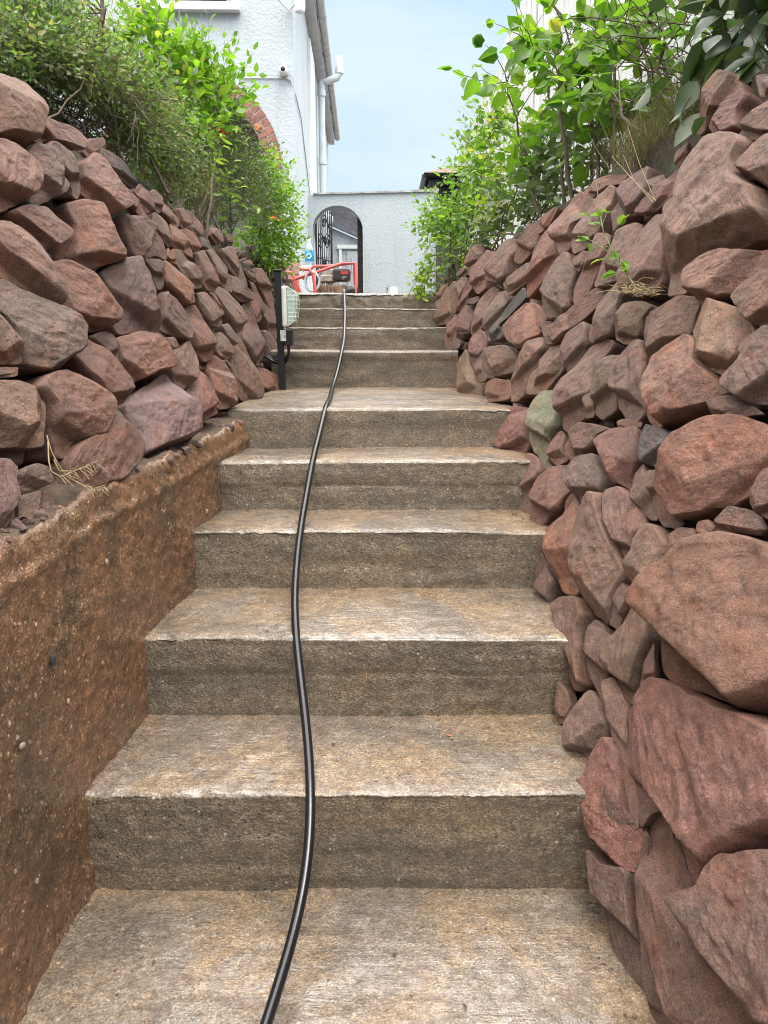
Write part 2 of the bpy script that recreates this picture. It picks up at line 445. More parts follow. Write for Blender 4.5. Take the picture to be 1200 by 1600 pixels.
# measured outlines of the wall stones (photo pixels), with a colour class each
STONES_LEFT = '''
r -30,112 22,118 45,128 61,168 54,208 42,231 30,220 -8,214 -30,214
r 51,218 54,195 64,182 85,191 110,198 125,207 135,222 131,235 110,228 92,222 75,220 62,223
b 135,217 160,215 164,225 150,240 136,245 130,236
r -25,216 0,219 17,227 40,250 52,267 55,285 50,300 30,320 10,330 -25,330
g 36,241 52,224 72,232 88,252 114,287 110,297 90,306 64,320 50,318 54,282
m 69,227 80,219 105,235 120,247 123,272 129,292 124,312 115,305 113,287 88,252
r 124,260 150,236 172,262 202,300 204,322 175,335 150,318 127,300
k 160,230 172,238 190,256 206,278 215,293 208,294 190,280 172,262 160,245
m 180,270 200,292 218,314 234,342 228,343 204,322 192,298
r 211,298 220,286 230,300 240,326 238,332 230,334 220,316
r 234,300 240,295 252,308 254,326 250,334 240,326
r 256,318 268,328 282,344 280,356 268,348 253,332
r 272,326 288,324 298,338 301,348 294,355 284,356 278,340
b 292,327 302,332 316,358 314,368 308,372 298,356 300,346
o 104,320 120,311 155,320 175,342 190,368 201,390 199,400 185,408 140,420 120,402 116,355
r 15,328 42,320 75,322 88,340 112,362 108,370 90,383 65,395 55,375 30,348
r -25,345 0,348 28,353 48,370 58,388 66,418 88,450 92,482 66,465 38,448 15,440 -5,425 -25,420
o 69,410 100,405 135,425 165,448 181,476 178,500 172,512 142,518 125,505 100,490 88,450
g -20,430 0,432 15,437 30,450 62,467 92,483 108,495 122,515 119,530 121,552 100,562 98,577 75,581 40,572 33,545 15,508 0,487 -20,480
o -25,480 0,488 15,510 28,527 36,550 38,566 25,569 -25,567
b -20,574 30,573 28,588 -20,592
r 121,514 145,535 165,548 180,568 198,598 201,622 192,631 165,628 152,610 125,570 118,545
b 137,525 160,517 178,523 186,550 187,573 180,568 163,548 146,535
o 182,528 200,524 218,517 240,524 254,538 262,558 265,576 244,580 226,590 200,601 190,576 186,550
v 194,404 214,401 226,406 240,426 248,450 250,480 254,508 250,526 226,520 190,520 180,500 180,470 164,440 158,424
r 177,340 200,338 224,340 240,350 256,374 262,394 264,406 246,398 230,404 206,400 198,380 186,356
m 240,330 254,340 266,356 268,384 264,386 256,374 238,348
r 266,348 278,356 290,372 302,394 303,404 288,394 272,386 268,372
o 282,358 292,356 306,368 314,386 306,394 298,384
r 262,386 272,400 278,414 268,410 260,400
m 268,388 284,390 292,402 304,418 318,442 317,448 304,452 290,432 278,412
b 224,404 246,405 252,410 258,448 248,454 240,428
o 250,406 266,408 288,430 302,446 308,472 290,476 272,456 258,442
m 250,458 264,456 280,468 294,490 301,514 298,528 288,532 272,524 254,518 251,490
r 290,478 306,474 316,490 328,516 336,543 334,560 322,566 306,545 297,515
r 248,528 274,526 282,542 264,546 256,543
m 258,549 272,545 286,544 298,529 310,560 305,592 292,606 282,614 274,590 264,570
g 194,636 208,620 228,606 260,583 270,592 282,616 300,640 303,684 298,696 272,706 248,720 220,732 208,700 194,660
g 166,642 182,638 192,652 193,664 180,658 170,650
r 52,603 70,585 95,580 115,585 140,598 160,622 164,640 160,660 155,678 130,684 115,695 108,714 100,716 82,668 74,630
r 165,652 185,663 200,680 209,706 205,722 185,745 160,770 137,788 120,783 105,760 100,725 110,700 132,684 155,674
o 204,718 214,722 216,732 206,742 196,738
m -25,594 27,594 50,607 75,630 75,660 73,695 45,699 -25,698
m -25,714 15,717 27,730 21,748 27,805 20,818 0,833 -25,845
b 28,775 65,766 88,782 84,800 68,810 30,822
b 30,735 52,724 72,730 78,755 60,764 34,768
m 304,397 320,390 329,410 340,444 337,457 325,453 318,440
m 322,390 331,386 345,406 361,435 365,457 354,453 338,433 331,412
g 347,388 363,385 374,403 388,444 387,453 372,435 356,415
b 331,354 345,358 350,376 340,383 329,368
b 352,367 361,365 366,383 356,383
b 354,426 372,435 390,457 394,471 376,471 365,460
m 307,457 322,455 340,480 349,505 345,511 329,507 313,478
m 327,455 338,462 352,489 349,493 336,475
m 340,444 356,455 374,478 383,500 381,516 374,520 361,502 347,478 338,457
b 381,473 390,473 399,491 406,514 415,552 406,568 397,565 381,530 385,507
m 347,507 358,505 370,523 370,538 363,541 354,523
v 334,523 345,518 356,534 365,550 358,561 343,554
r 374,523 383,536 397,568 408,615 406,624 390,631 376,622 365,570 365,548
o 325,565 336,554 354,565 367,590 374,628 361,637 343,640 334,615
r 289,616 309,568 322,592 336,630 344,645 322,657 306,660 300,645
v 410,514 419,518 435,538 440,579 428,577 419,563 415,543
r 399,572 417,577 435,586 437,606 426,615 408,615
r 388,455 397,457 408,480 410,498 403,505 394,480
m 388,433 399,444 412,471 426,491 435,525 433,532 421,516 412,487 399,462
r 397,419 410,419 419,440 426,457 433,502 426,489 412,457 401,440
b 380,419 395,426 401,442 390,435
b 314,370 326,376 332,388 322,390 312,385
'''
STONES_RIGHT = '''
t 1112,214 1146,211 1178,222 1163,256 1166,280 1200,300 1215,340 1205,370 1140,390 1115,395 1085,430 1060,458 1035,461 1040,430 1051,368 1072,318 1072,295 1078,262 1098,235
r 1082,203 1092,173 1107,141 1124,109 1142,111 1160,136 1139,156 1112,175 1105,197 1090,212
r 1107,190 1112,179 1135,160 1159,137 1167,149 1156,175 1160,201 1142,209 1116,212 1105,201
b 1148,214 1163,197 1180,177 1200,152 1225,150 1225,205 1200,207 1180,218 1161,217
m 1158,265 1176,237 1200,210 1230,205 1230,300 1200,297 1184,281 1165,280
b 1178,117 1200,115 1225,115 1225,150 1200,152 1185,150
r 996,330 1009,314 1030,290 1054,267 1075,241 1086,244 1072,272 1051,302 1039,316 1024,330 1010,336 996,334
b 1038,323 1054,306 1071,316 1069,330 1056,347 1040,342
t 924,449 937,411 956,372 979,351 998,347 1005,360 990,400 975,432 962,436 949,440
t 975,432 985,410 1007,351 1020,334 1040,330 1042,360 1036,400 1030,440 1012,460 978,463
t 952,331 964,314 975,287 994,271 1014,257 1013,302 996,329 992,334 971,342 956,362
r 910,301 924,286 945,274 982,272 971,287 952,288 939,299 922,310
p 890,383 898,353 919,332 928,312 951,287 960,293 952,319 945,342 937,362 922,377 911,389 894,396
t 862,370 861,357 877,336 894,308 906,297 924,312 919,329 898,351 889,383 885,391 872,398
o 822,466 821,440 830,394 840,374 852,358 862,368 870,390 872,402 862,416 844,440 828,460
m 844,456 851,430 864,407 874,394 887,393 902,426 894,454 891,482 877,494 855,496 846,482
r 893,406 913,391 919,394 913,411 902,426
o 894,471 894,452 911,413 930,368 945,362 952,368 945,398 932,422 922,447 911,469 896,477
m 843,512 870,500 890,480 922,453 949,441 971,430 960,447 934,475 915,495 885,515 868,536 852,538 848,525
t 919,516 928,492 941,471 971,434 975,454 972,475 965,500 955,525 925,535 917,532
b 958,530 966,490 972,473 1005,471 1020,478 1006,500 1002,520 990,534 975,538
b 1008,492 1030,483 1060,463 1082,462 1092,476 1081,496 1077,519 1041,541 1021,558 1011,570 1003,520
r 1082,425 1105,404 1128,391 1178,391 1200,388 1225,400 1200,427 1165,444 1131,461 1101,474 1086,472 1081,455
r 1152,466 1169,446 1200,427 1230,425 1230,515 1200,510 1180,507 1165,489
t 1078,524 1082,500 1107,466 1128,472 1150,483 1176,515 1169,530 1160,548 1161,556 1142,579 1129,588 1103,575 1096,537
m 1153,543 1169,526 1200,511 1230,510 1230,632 1200,631 1174,631 1146,612 1134,596 1165,564 1163,551
o 1004,646 1009,596 1021,558 1043,541 1075,521 1096,539 1099,564 1120,586 1142,614 1122,626 1075,646 1019,669 1013,661
b 1107,626 1142,616 1169,629 1191,646 1165,650 1112,652
o 1033,761 1044,731 1061,698 1070,681 1118,653 1157,649 1205,668 1205,705 1183,761 1135,790 1092,805 1063,811 1046,792
r 1174,787 1189,748 1200,733 1230,720 1230,815 1200,813 1185,803
v 1113,833 1124,811 1142,790 1178,798 1191,809 1196,826 1183,837 1146,831
o 1011,954 1027,922 1048,891 1074,880 1096,848 1126,835 1161,839 1200,850 1250,870 1290,960 1280,1080 1200,1116 1147,1103 1093,1084 1045,1068 1026,1047 1021,993
r 1003,1087 1027,1057 1067,1075 1147,1108 1200,1120 1260,1150 1270,1290 1200,1328 1149,1347 1133,1368 1125,1392 1104,1403 1077,1389 1064,1360 1045,1293 1035,1240 1018,1160
m 1083,1416 1099,1405 1128,1395 1136,1368 1149,1347 1200,1338 1270,1330 1270,1620 1210,1610 1173,1571 1136,1528 1099,1480
b 1009,1280 1013,1269 1040,1264 1045,1307 1067,1363 1083,1413 1101,1480 1136,1523 1155,1560 1181,1600 1200,1640 1085,1640 1060,1590 1045,1547 1029,1480 1011,1427 1011,1347
b 928,1325 947,1349 987,1360 990,1413 997,1467 1008,1533 1016,1600 1025,1660 1005,1640 984,1560 963,1501 947,1448 933,1400
r 904,1240 906,1269 917,1296 928,1325 947,1349 968,1357 1006,1367 1008,1310 990,1275 978,1235 972,1180 955,1148 938,1180 930,1214 915,1222
m 891,1135 907,1100 920,1077 931,1089 947,1124 949,1143 933,1172 931,1201 909,1224 896,1217 893,1180
p 939,1063 955,1055 968,1081 981,1105 979,1127 981,1180 995,1247 995,1297 984,1297 968,1180 952,1145 952,1100
r 977,1111 1003,1089 1008,1127 1021,1167 1037,1247 1029,1265 1013,1271 997,1295 995,1247 984,1193 981,1143
m 911,988 928,967 949,991 957,996 942,1023 955,1052 939,1060 952,1100 949,1124 933,1084 917,1052
b 945,1016 966,978 991,933 1007,958 1016,994 1013,1016 998,1066 984,1102 968,1081 955,1054 948,1034
m 1020,1003 1024,1054 1000,1088 998,1068 1011,1027
r 859,951 874,935 903,931 917,960 911,983 912,1027 919,1072 894,1079 881,1045 874,996
o 847,827 860,817 878,799 880,780 891,767 901,786 921,803 911,830 901,892 899,929 876,924 863,892 848,859
m 919,809 921,800 935,775 945,773 950,814 966,857 980,890 975,910 960,938 953,971 946,976 928,960 908,935 900,906 908,859
t 946,764 964,759 988,774 1011,813 996,846 996,868 979,885 964,846 951,813 944,779
t 1011,818 1027,820 1048,848 1059,878 1048,891 1027,922 1011,952 994,933 977,896 994,865 998,842
b 968,908 989,924 989,935 968,971 964,983 950,976 957,942
b 1051,839 1066,824 1087,826 1090,850 1074,878 1061,883 1053,868
b 1092,816 1107,811 1116,824 1111,837 1092,848
b 1009,735 1040,733 1035,770 1053,800 1068,815 1055,826 1033,822 1020,792 1016,766
t 987,744 1003,723 1011,738 1020,774 1027,813 1016,813 994,796 987,770
k 996,679 1009,662 1038,670 1059,690 1044,727 1016,729 1003,716
r 928,696 940,678 956,670 998,667 1000,718 984,746 984,766 968,756 954,756 940,730
m 880,696 896,672 908,660 928,662 956,670 938,678 928,694 920,702 890,720 880,710
g 884,739 901,714 927,707 936,728 951,750 944,774 923,795 908,789 891,759
o 824,821 829,780 846,744 865,729 888,726 890,761 872,799 854,806 837,832
y 824,682 827,647 841,615 859,608 871,615 874,666 859,681 856,705 848,733 841,716 831,705
m 856,699 865,681 876,671 882,686 880,707 885,720 869,729 857,716
r 777,694 779,669 792,637 803,634 820,636 826,649 824,694 816,712 801,712 784,705
m 801,799 807,769 818,720 826,706 842,716 848,735 833,769 826,788 822,816
m 833,906 837,848 849,875 865,906 856,942 842,951
m 870,1129 875,1063 887,1079 892,1104 881,1131
r 849,739 856,720 863,731 850,742
m 870,610 880,596 896,570 920,540 948,526 956,534 934,574 934,608 912,650 900,660 888,676 876,670 874,636
b 928,646 932,608 934,578 952,554 976,554 966,592 960,620 960,640 940,656
t 960,598 976,556 988,538 1000,528 1012,564 1006,620 1002,646 990,660 974,654 964,636
b 912,620 930,610 927,652 914,654
m 880,540 886,522 910,502 917,510 916,538 900,566 886,582 879,570
t 818,614 826,586 850,560 862,540 880,538 880,570 876,580 850,610 836,616
m 796,616 798,594 808,560 820,536 846,524 852,544 840,566 824,590 816,618 804,628 797,628
r 781,510 800,490 820,472 834,474 852,496 842,518 822,540 806,544 788,528
o 841,510 850,502 862,502 848,522
v 753,552 764,542 790,538 808,556 806,580 774,587 753,580
r 756,620 760,598 774,592 796,594 796,622 780,626 764,628
m 739,580 746,560 756,546 753,580 760,590 756,596 744,596
m 732,558 736,532 750,514 760,532 758,542 744,564 738,576
b 712,616 713,566 726,544 730,560 738,582 756,600 754,618 736,622
o 693,604 700,566 710,556 713,570 712,608 702,608
r 694,544 696,514 710,492 720,490 712,520 708,540 706,552
m 705,548 710,526 720,534 716,546 708,552
m 713,518 718,494 728,476 738,480 736,500 732,520 718,522
m 734,520 738,486 756,458 770,446 778,452 764,476 756,508 738,528
g 758,500 762,480 776,456 790,454 792,468 782,490 774,510 764,536 757,520
k 765,534 770,510 790,480 818,446 822,464 798,484 782,504 782,528
m 784,444 794,432 826,408 828,424 818,444 794,462
t 755,438 764,410 782,378 796,372 810,374 798,406 794,432 780,441
r 801,408 808,380 822,368 840,342 842,360 838,386 824,400 812,413
o 839,366 842,344 862,326 872,322 858,350 846,362
r 814,364 820,354 838,343 826,368
o 727,412 732,394 742,381 756,384 752,406 740,420 732,432
t 736,448 738,422 750,406 758,390 772,392 768,408 758,432 756,452 744,460
r 714,486 718,468 728,442 737,432 737,448 730,468 726,482
m 704,480 710,448 720,432 730,434 724,456 714,480 708,492
m 676,504 686,480 694,456 708,438 712,444 704,478 706,492 698,506 682,508
r 678,478 688,448 706,438 694,460 686,478
b 728,470 746,462 748,468 736,480
b 712,432 722,416 728,404 730,432
r 1055,261 1058,237 1077,220 1071,242 1058,263
b 1011,282 1035,272 1040,282 1014,302
b 964,658 974,654 1004,660 1000,668 966,670
b 987,1360 1009,1290 1011,1430 1029,1480 1045,1550 1060,1600 1020,1640 1008,1533 997,1467
'''
CLS = {'r': (0.31, 0.14, 0.10), 'o': (0.39, 0.155, 0.095), 'm': (0.235, 0.140, 0.115), 'g': (0.25, 0.195, 0.162), 'v': (0.22, 0.155, 0.14),
       'b': (0.20, 0.125, 0.098), 't': (0.31, 0.185, 0.145), 'p': (0.40, 0.27, 0.215), 'k': (0.14, 0.125, 0.12), 'y': (0.36, 0.35, 0.285)}
# ------------------------------------------------------------------ wall faces
def stair_z(y): return interp(y, [1.2, 1.45, 1.81, 2.2, 2.5, 2.82, 3.0, 4.25, 4.72, 5.05, 5.4, 9], [0, .1, .33, .53, .70, .85, .92, .96, 1.15, 1.3, 1.45, 1.5])
def left_base(y): return interp(y, [0, 1.45, 1.81, 2.2, 2.5, 2.82, 3.1, 4.25, 5.4, 8], [-.645, -.628, -.598, -.562, -.535, -.498, -.505, -.54, -.57, -.58])
def right_base(y): return interp(y, [0, 1.15, 1.454, 1.81, 2.2, 2.5, 2.82, 4.25, 5.05, 5.8, 8], [.448, .445, .412, .43, .442, .45, .43, .345, .335, .33, .33])
def base_top(y): return interp(y, [-2, 0, 1.22, 2.0, 2.5, 2.87, 3.2], [.76, .80, .82, .845, .865, .885, .90])
def left_zref(y): return np.where(np.asarray(y) < 2.9, base_top(y), interp(y, [2.9, 3.2, 4.25, 5.4], [.9, .93, .98, 1.48]))
def left_face(y, z): return left_base(y) - .045 - interp(y, [0, 3, 5], [.29, .27, .22]) * (z - left_zref(y))
def right_face(y, z): return right_base(y) + .02 + interp(y, [0, 3, 5], [.30, .30, .26]) * (z - stair_z(y))


def hit_face(u, v, side):
    r = ray(u, v); prev = None
    for zc in np.arange(0.5, 6.4, 0.02):
        p = CAM + zc * r
        g = (left_face(p[1], p[2]) - p[0]) if side < 0 else (p[0] - right_face(p[1], p[2]))
        if g >= 0: return CAM + (zc - (0.02 * g / (g - prev) if prev is not None and g != prev else 0)) * r
        prev = g
    return CAM + 6.4 * r


def face_normal(p, side):
    e = 0.02; F = left_face if side < 0 else right_face
    dy = (F(p[1] + e, p[2]) - F(p[1] - e, p[2])) / (2 * e); dz = (F(p[1], p[2] + e) - F(p[1], p[2] - e)) / (2 * e)
    n = np.array([1, -dy, -dz]) if side < 0 else np.array([-1, dy, dz])
    return n / np.linalg.norm(n)


def chaikin(p, it=2, q=0.2):
    for _ in range(it):
        nx = np.roll(p, -1, 0)
        p = np.stack([(1 - q) * p + q * nx, q * p + (1 - q) * nx], 1).reshape(-1, 2)
    return p


def poly_area(p):
    x, y = p[:, 0], p[:, 1]
    return 0.5 * abs(np.dot(x, np.roll(y, -1)) - np.dot(y, np.roll(x, -1)))


def inner_pole(p):
    lo, hi = p.min(0), p.max(0); best = None
    nx = np.roll(p, -1, 0)
    for i in np.linspace(.12, .88, 17):
        for j in np.linspace(.12, .88, 17):
            c = lo + (hi - lo) * np.array([i, j])
            # inside?
            cond = ((p[:, 1] > c[1]) != (nx[:, 1] > c[1]))
            xs = (nx[:, 0] - p[:, 0]) * (c[1] - p[:, 1]) / (nx[:, 1] - p[:, 1] + 1e-12) + p[:, 0]
            if (np.sum(cond & (c[0] < xs)) % 2) == 0: continue
            d = nx - p; t = np.clip(((c - p) * d).sum(1) / ((d * d).sum(1) + 1e-12), 0, 1)
            dist = np.linalg.norm(p + t[:, None] * d - c, axis=1).min()
            if best is None or dist > best[0]: best = (dist, c)
    return best[1], best[0]


def stone_shape(poly2, rad, rng, nseg, nring, hmax, vdir, rnd=False):
    """poly2: outline in the stone's own plane (metres, pole at 0,0). Returns verts (a,b,h), faces"""
    if np.sum(poly2[:, 0] * np.roll(poly2[:, 1], -1) - poly2[:, 1] * np.roll(poly2[:, 0], -1)) < 0: poly2 = poly2[::-1]
    p = chaikin(poly2 * 1.008, 1, 0.12)
    d = np.linalg.norm(np.roll(p, -1, 0) - p, axis=1); s = np.concatenate([[0], np.cumsum(d)])
    t = np.linspace(0, s[-1], nseg, endpoint=False)
    pc = np.concatenate([p, p[:1]]); B = np.stack([np.interp(t, s, pc[:, 0]), np.interp(t, s, pc[:, 1])], 1)
    seed = int(rng.integers(1e6)); off = rng.random(3) * 50
    nb = np.concatenate([B / rad * 2.2, np.zeros((nseg, 1))], 1) + off
    B = B * (1 + 0.045 * fbm(nb, 3, seed)[:, None])
    rho = np.concatenate([np.linspace(0, 1, nring + 1)[1:] ** 0.8])
    Rm = np.linalg.norm(B, axis=1)
    A = rho[:, None, None] * B[None]                                   # rings x seg x 2
    edge = (1 - rho)[:, None] * Rm[None]
    w = rad * rng.uniform(.05, .17) * (2.2 if rnd else 1)
    w = w * (1 + .9 * fbm(np.concatenate([A / rad * 3.2, np.zeros(A.shape[:2] + (1,))], -1) + off + 3, 3, seed + 21)).clip(.15, 2.2)
    bev = np.clip(edge / w, 0, 1); bev = np.sqrt(np.clip(1 - (1 - bev) ** 2.2, 0, 1))
    h = hmax * bev
    # broken facets: the main face tips back at the top, a steeper face undercuts the bottom, one or two more cuts
    up = vdir
    tilt = rng.uniform(.10, .32); ph = rng.normal(0, .55)
    g = np.array([up[0] * cos(ph) - up[1] * sin(ph), up[0] * sin(ph) + up[1] * cos(ph)])
    facets = [hmax * rng.uniform(.78, .95) - tilt * (A @ g)]
    dn = -up; ph = rng.normal(0, .45); dn = np.array([dn[0] * cos(ph) - dn[1] * sin(ph), dn[0] * sin(ph) + dn[1] * cos(ph)])
    facets.append(hmax * rng.uniform(.95, 1.1) - rng.uniform(1.4, 3.2) * (A @ dn - rad * rng.uniform(.4, .85)))
    for _ in range(0 if rnd else int(rng.integers(1, 4))):
        a = rng.uniform(0, 2 * pi); dd = np.array([cos(a), sin(a)])
        facets.append(hmax * rng.uniform(.9, 1.0) - rng.uniform(.3, 1.0) * (A @ dd - rad * rng.uniform(.25, .8)))
    k = hmax * .015
    for f in facets:                                                    # soft minimum keeps worn arrises
        dlt = np.clip(.5 + .5 * (f - h) / (k + 1e-9), 0, 1)
        h = f * (1 - dlt) + h * dlt - k * dlt * (1 - dlt)
    h = np.maximum(h, -hmax * .25)
    pos = np.concatenate([A, h[..., None]], -1)
    # centre vertex
    c = np.array([[0, 0, min(hmax, min(float(f[0].mean()) for f in facets))]])
    V = np.concatenate([c, pos.reshape(-1, 3)])
    q = V / rad
    lines = q * np.array([1.2, 7.0, 3.0]) if rng.random() < .6 else q * np.array([5.5, 1.4, 3.0])
    r_ = fbm(q * 1.3 + off, 4, seed + 3) * .10 * hmax * 1.6 + fbm(lines * .8 + off, 4, seed + 5) * .07 * hmax + fbm(q * 5.0 + off, 5, seed + 9, .6) * .045 * rad
    tn = fbm(q * np.array([1.1, 1.9, 1.5]) + off + 31, 1, seed + 13) * 2.6; fr = tn - np.floor(tn); r_ = r_ + ((np.floor(tn) + np.clip((fr - .72) / .28, 0, 1)) - tn) / 2.6 * hmax * 0.0 * (0.35 if rnd else 1)
    fall = np.concatenate([[1], np.repeat(np.clip((1 - rho) * 4 + .35, 0, 1), nseg)])
    V[:, 2] += r_ * fall
    V[:, :2] += (fbm(q * 3.1 + off + 9, 3, seed + 11) * .03 * rad)[:, None] * np.array([.7, -.7])
    V[0, 2] = V[1:1 + nseg, 2].mean()
    # sides running back into the wall
    outer = V[-nseg:]
    sides = []
    for (sc, dz) in ((1.0, -.012), (.985, -.04), (.94, -.09), (.85, -.17)):
        o = outer.copy(); o[:, :2] *= sc; o[:, 2] = np.minimum(o[:, 2], 0) + dz * min(1, (rad / .06) ** 2); sides.append(o)
    V = np.concatenate([V] + sides)
    nr = nring + 4
    Q = grid_faces(nr, nseg, True)[:, ::-1] + 1
    j = np.arange(nseg)
    T = np.stack([np.zeros(nseg, int), 1 + j, 1 + (j + 1) % nseg], 1)
    return V, [Q, T]


def make_frame(n):
    u = np.cross(np.array([0, 0, 1.0]), n); u /= np.linalg.norm(u)
    v = np.cross(n, u)
    return u, v


def build_stone_from_px(px, side, rng, rnd=False):
    c0 = px.mean(0)
    hp = hit_face(c0[0], c0[1], side)
    n = face_normal(hp, side); view = CAM - hp; dist = np.linalg.norm(view); view /= dist
    n = n + view * interp(dist, [1, 3, 6], [.06, .28, .5]); n /= np.linalg.norm(n)      # the rubble courses step out saw-tooth fashion
    pts = []
    for (a, b) in px:
        r = ray(a, b); tt = np.dot(hp - CAM, n) / np.dot(r, n); pts.append(CAM + tt * r)
    pts = np.array(pts)
    u, v = make_frame(n)
    q = np.stack([(pts - hp) @ u, (pts - hp) @ v], 1)
    pole, rad = inner_pole(chaikin(q, 1, .2))
    org = hp + pole[0] * u + pole[1] * v
    q = q - pole
    asp = max(q.max(0) - q.min(0))
    area = poly_area(px)
    hm = min(.55 * rad, .10) * rng.uniform(.7, 1.25)
    hm = min(hm, float(interp(dist, [1.2, 2, 3, 5], [.36, .24, .17, .15])) * math.sqrt(area) * dist / F_PX)
    big = area > 9000
    nseg = 120 if big else (84 if area > 2500 else (56 if area > 700 else 40))
    nring = 42 if big else (28 if area > 2500 else (18 if area > 700 else 12))
    # rotate the local axes so that bedding runs at its own angle in every stone
    cq = (q - q.mean(0)); ev, evec = np.linalg.eigh(cq.T @ cq); ang = math.atan2(evec[1, 1], evec[0, 1]) + rng.normal(0, .18)
    ca, sa = cos(ang), sin(ang)
    u2 = ca * u + sa * v; v2 = -sa * u + ca * v
    q2 = np.stack([q @ np.array([ca, sa]), q @ np.array([-sa, ca])], 1)
    vd = np.array([sa, ca])
    V, F = stone_shape(q2, rad, rng, nseg, nring, hm, vd, rnd)
    R = np.stack([u2, v2, n], 1)
    return org, R, V, F


def build_rock_wall(side, data, label, loc, extra):
    rng = np.random.default_rng(5 if side < 0 else 23)
    root = empty('rock_wall', loc, label, 'stone wall', 'rough red stone retaining walls beside the steps')
    items = []
    for ln in data.strip().splitlines():
        p = ln.split(); px = np.array([[float(t) for t in q.split(',')] for q in p[1:]])
        items.append((p[0], px, poly_area(px)))
    order = sorted(range(len(items)), key=lambda i: -items[i][2])
    parts = set(order[:97])
    rubV, rubF, nn = [], [[], []], 0
    Q_, T_ = [], []
    for i, (cl, px, ar) in enumerate(items):
        org, R, V, F = build_stone_from_px(px, side, rng, ar > 30000 or cl == 'y')
        if i in parts:
            me = np_mesh('stone', V, F)
            o = bpy.data.objects.new('stone', me); COL.objects.link(o); me.materials.append(M['stone'])
            o.parent = root
            Mx = Matrix.Identity(4)
            for a in range(3):
                for b in range(3): Mx[a][b] = R[a][b]
            o.matrix_local = Matrix.Translation(Vector(org) - Vector(loc)) @ Mx
            k = rng.uniform(.78, 1.22); hj = rng.normal(0, .03)
            c = CLS[cl] if cl in 'yk' else tuple(.68 * a_ + .32 * b_ for a_, b_ in zip(CLS[cl], (.32, .140, .108))); lum_ = .3 * c[0] + .5 * c[1] + .2 * c[2]; c = [(q_ * .9 + lum_ * .1) * .60 for q_ in c]; c = [c[0] * .97, c[1] * 1.04 * (1 + rng.normal(.02, .05)), c[2] * (1 + rng.normal(0, .07))]; o.color = (c[0] * k * (1 + hj), c[1] * k, c[2] * k * (1 - hj), 1)
            for key, txt in extra.items():
                if np.linalg.norm(px.mean(0) - np.array(key)) < 25: o['label'] = txt
        else:
            W = org + V @ R.T; Q_.append(F[0] + nn); T_.append(F[1] + nn); rubV.append(W); nn += len(W)
    # small pinning stones wedged behind the joints, and coarse walling beyond the sight of the camera
    F_ = left_face if side < 0 else right_face
    cnt = 420
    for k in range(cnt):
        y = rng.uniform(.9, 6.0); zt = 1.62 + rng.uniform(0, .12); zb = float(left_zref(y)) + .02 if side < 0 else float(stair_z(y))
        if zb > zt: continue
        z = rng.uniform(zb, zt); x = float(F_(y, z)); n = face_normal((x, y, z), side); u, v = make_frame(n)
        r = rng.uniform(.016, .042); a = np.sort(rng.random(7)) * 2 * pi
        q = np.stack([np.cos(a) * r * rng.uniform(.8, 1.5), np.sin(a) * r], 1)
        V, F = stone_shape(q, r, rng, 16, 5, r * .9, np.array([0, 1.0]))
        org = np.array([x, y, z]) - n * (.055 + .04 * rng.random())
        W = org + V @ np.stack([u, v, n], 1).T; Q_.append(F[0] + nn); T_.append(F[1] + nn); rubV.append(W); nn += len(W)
    if side < 0:                                                       # broken chips lying along the ledge of the base
        for k in range(260):
            y = rng.uniform(.2, 2.9); r = rng.choice([.005, .008, .011, .016], p=[.35, .3, .25, .1]) * rng.uniform(.8, 1.2)
            x = float(left_base(y)) - rng.uniform(.008, .12); z = float(base_top(y)) + .012 * (left_base(y) - x) / .11
            a = np.sort(rng.random(7)) * 2 * pi; q = np.stack([np.cos(a) * r * rng.uniform(.9, 1.6), np.sin(a) * r], 1)
            V, F = stone_shape(q, r, rng, 14, 5, r * .55, np.array([0, 1.0]))
            nn_ = np.array([rng.normal(.2, .3), rng.normal(0, .3), 1.0]); nn_ /= np.linalg.norm(nn_); u = np.cross([0, 1.0, 0], nn_); u /= np.linalg.norm(u); v = np.cross(nn_, u)
            W = np.array([x, y, z]) + V @ np.stack([u, v, nn_], 1).T; Q_.append(F[0] + nn); T_.append(F[1] + nn); rubV.append(W); nn += len(W)
    for y in np.arange(-1.0, 2.3, .22):
        for z in np.arange(.93 if side < 0 else .05, 1.72 if side < 0 else 1.9, .17):
            yy = y + rng.uniform(-.04, .04) + (.12 if int(z * 5) % 2 else 0); zz = z + rng.uniform(-.03, .03)
            x = float(F_(yy, zz)); zc_ = yy * cos(TH) + (EYE - zz) * sin(TH)
            if zc_ > .3 and abs(x / zc_ * F_PX) < 700: continue
            if zc_ > .3 and side > 0 and x / zc_ * F_PX < 720 : continue
            x = x; n = face_normal((x, yy, zz), side); u, v = make_frame(n)
            a = np.linspace(0, 2 * pi, 9)[:-1] + rng.uniform(-.3, .3, 8)
            q = np.stack([np.cos(a) * .135 * rng.uniform(.8, 1.05, 8), np.sin(a) * .115 * rng.uniform(.8, 1.05, 8)], 1)
            V, F = stone_shape(q, .11, rng, 40, 12, .06, np.array([0, 1.0]))
            W = np.array([x, yy, zz]) + V @ np.stack([u, v, n], 1).T; Q_.append(F[0] + nn); T_.append(F[1] + nn); rubV.append(W); nn += len(W)
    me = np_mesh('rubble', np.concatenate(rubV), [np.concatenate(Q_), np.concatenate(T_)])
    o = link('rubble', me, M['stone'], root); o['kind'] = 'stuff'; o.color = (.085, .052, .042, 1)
    # earth packed behind the stones
    ys = np.arange(-1.2, 7.0, .035); zs = np.arange(-.15, 1.66 if side < 0 else 1.9, .035)
    Y, Z = np.meshgrid(ys, zs, indexing='ij')
    if side < 0: Z = np.maximum(Z, base_top(Y) - .02 - .0 * Y)
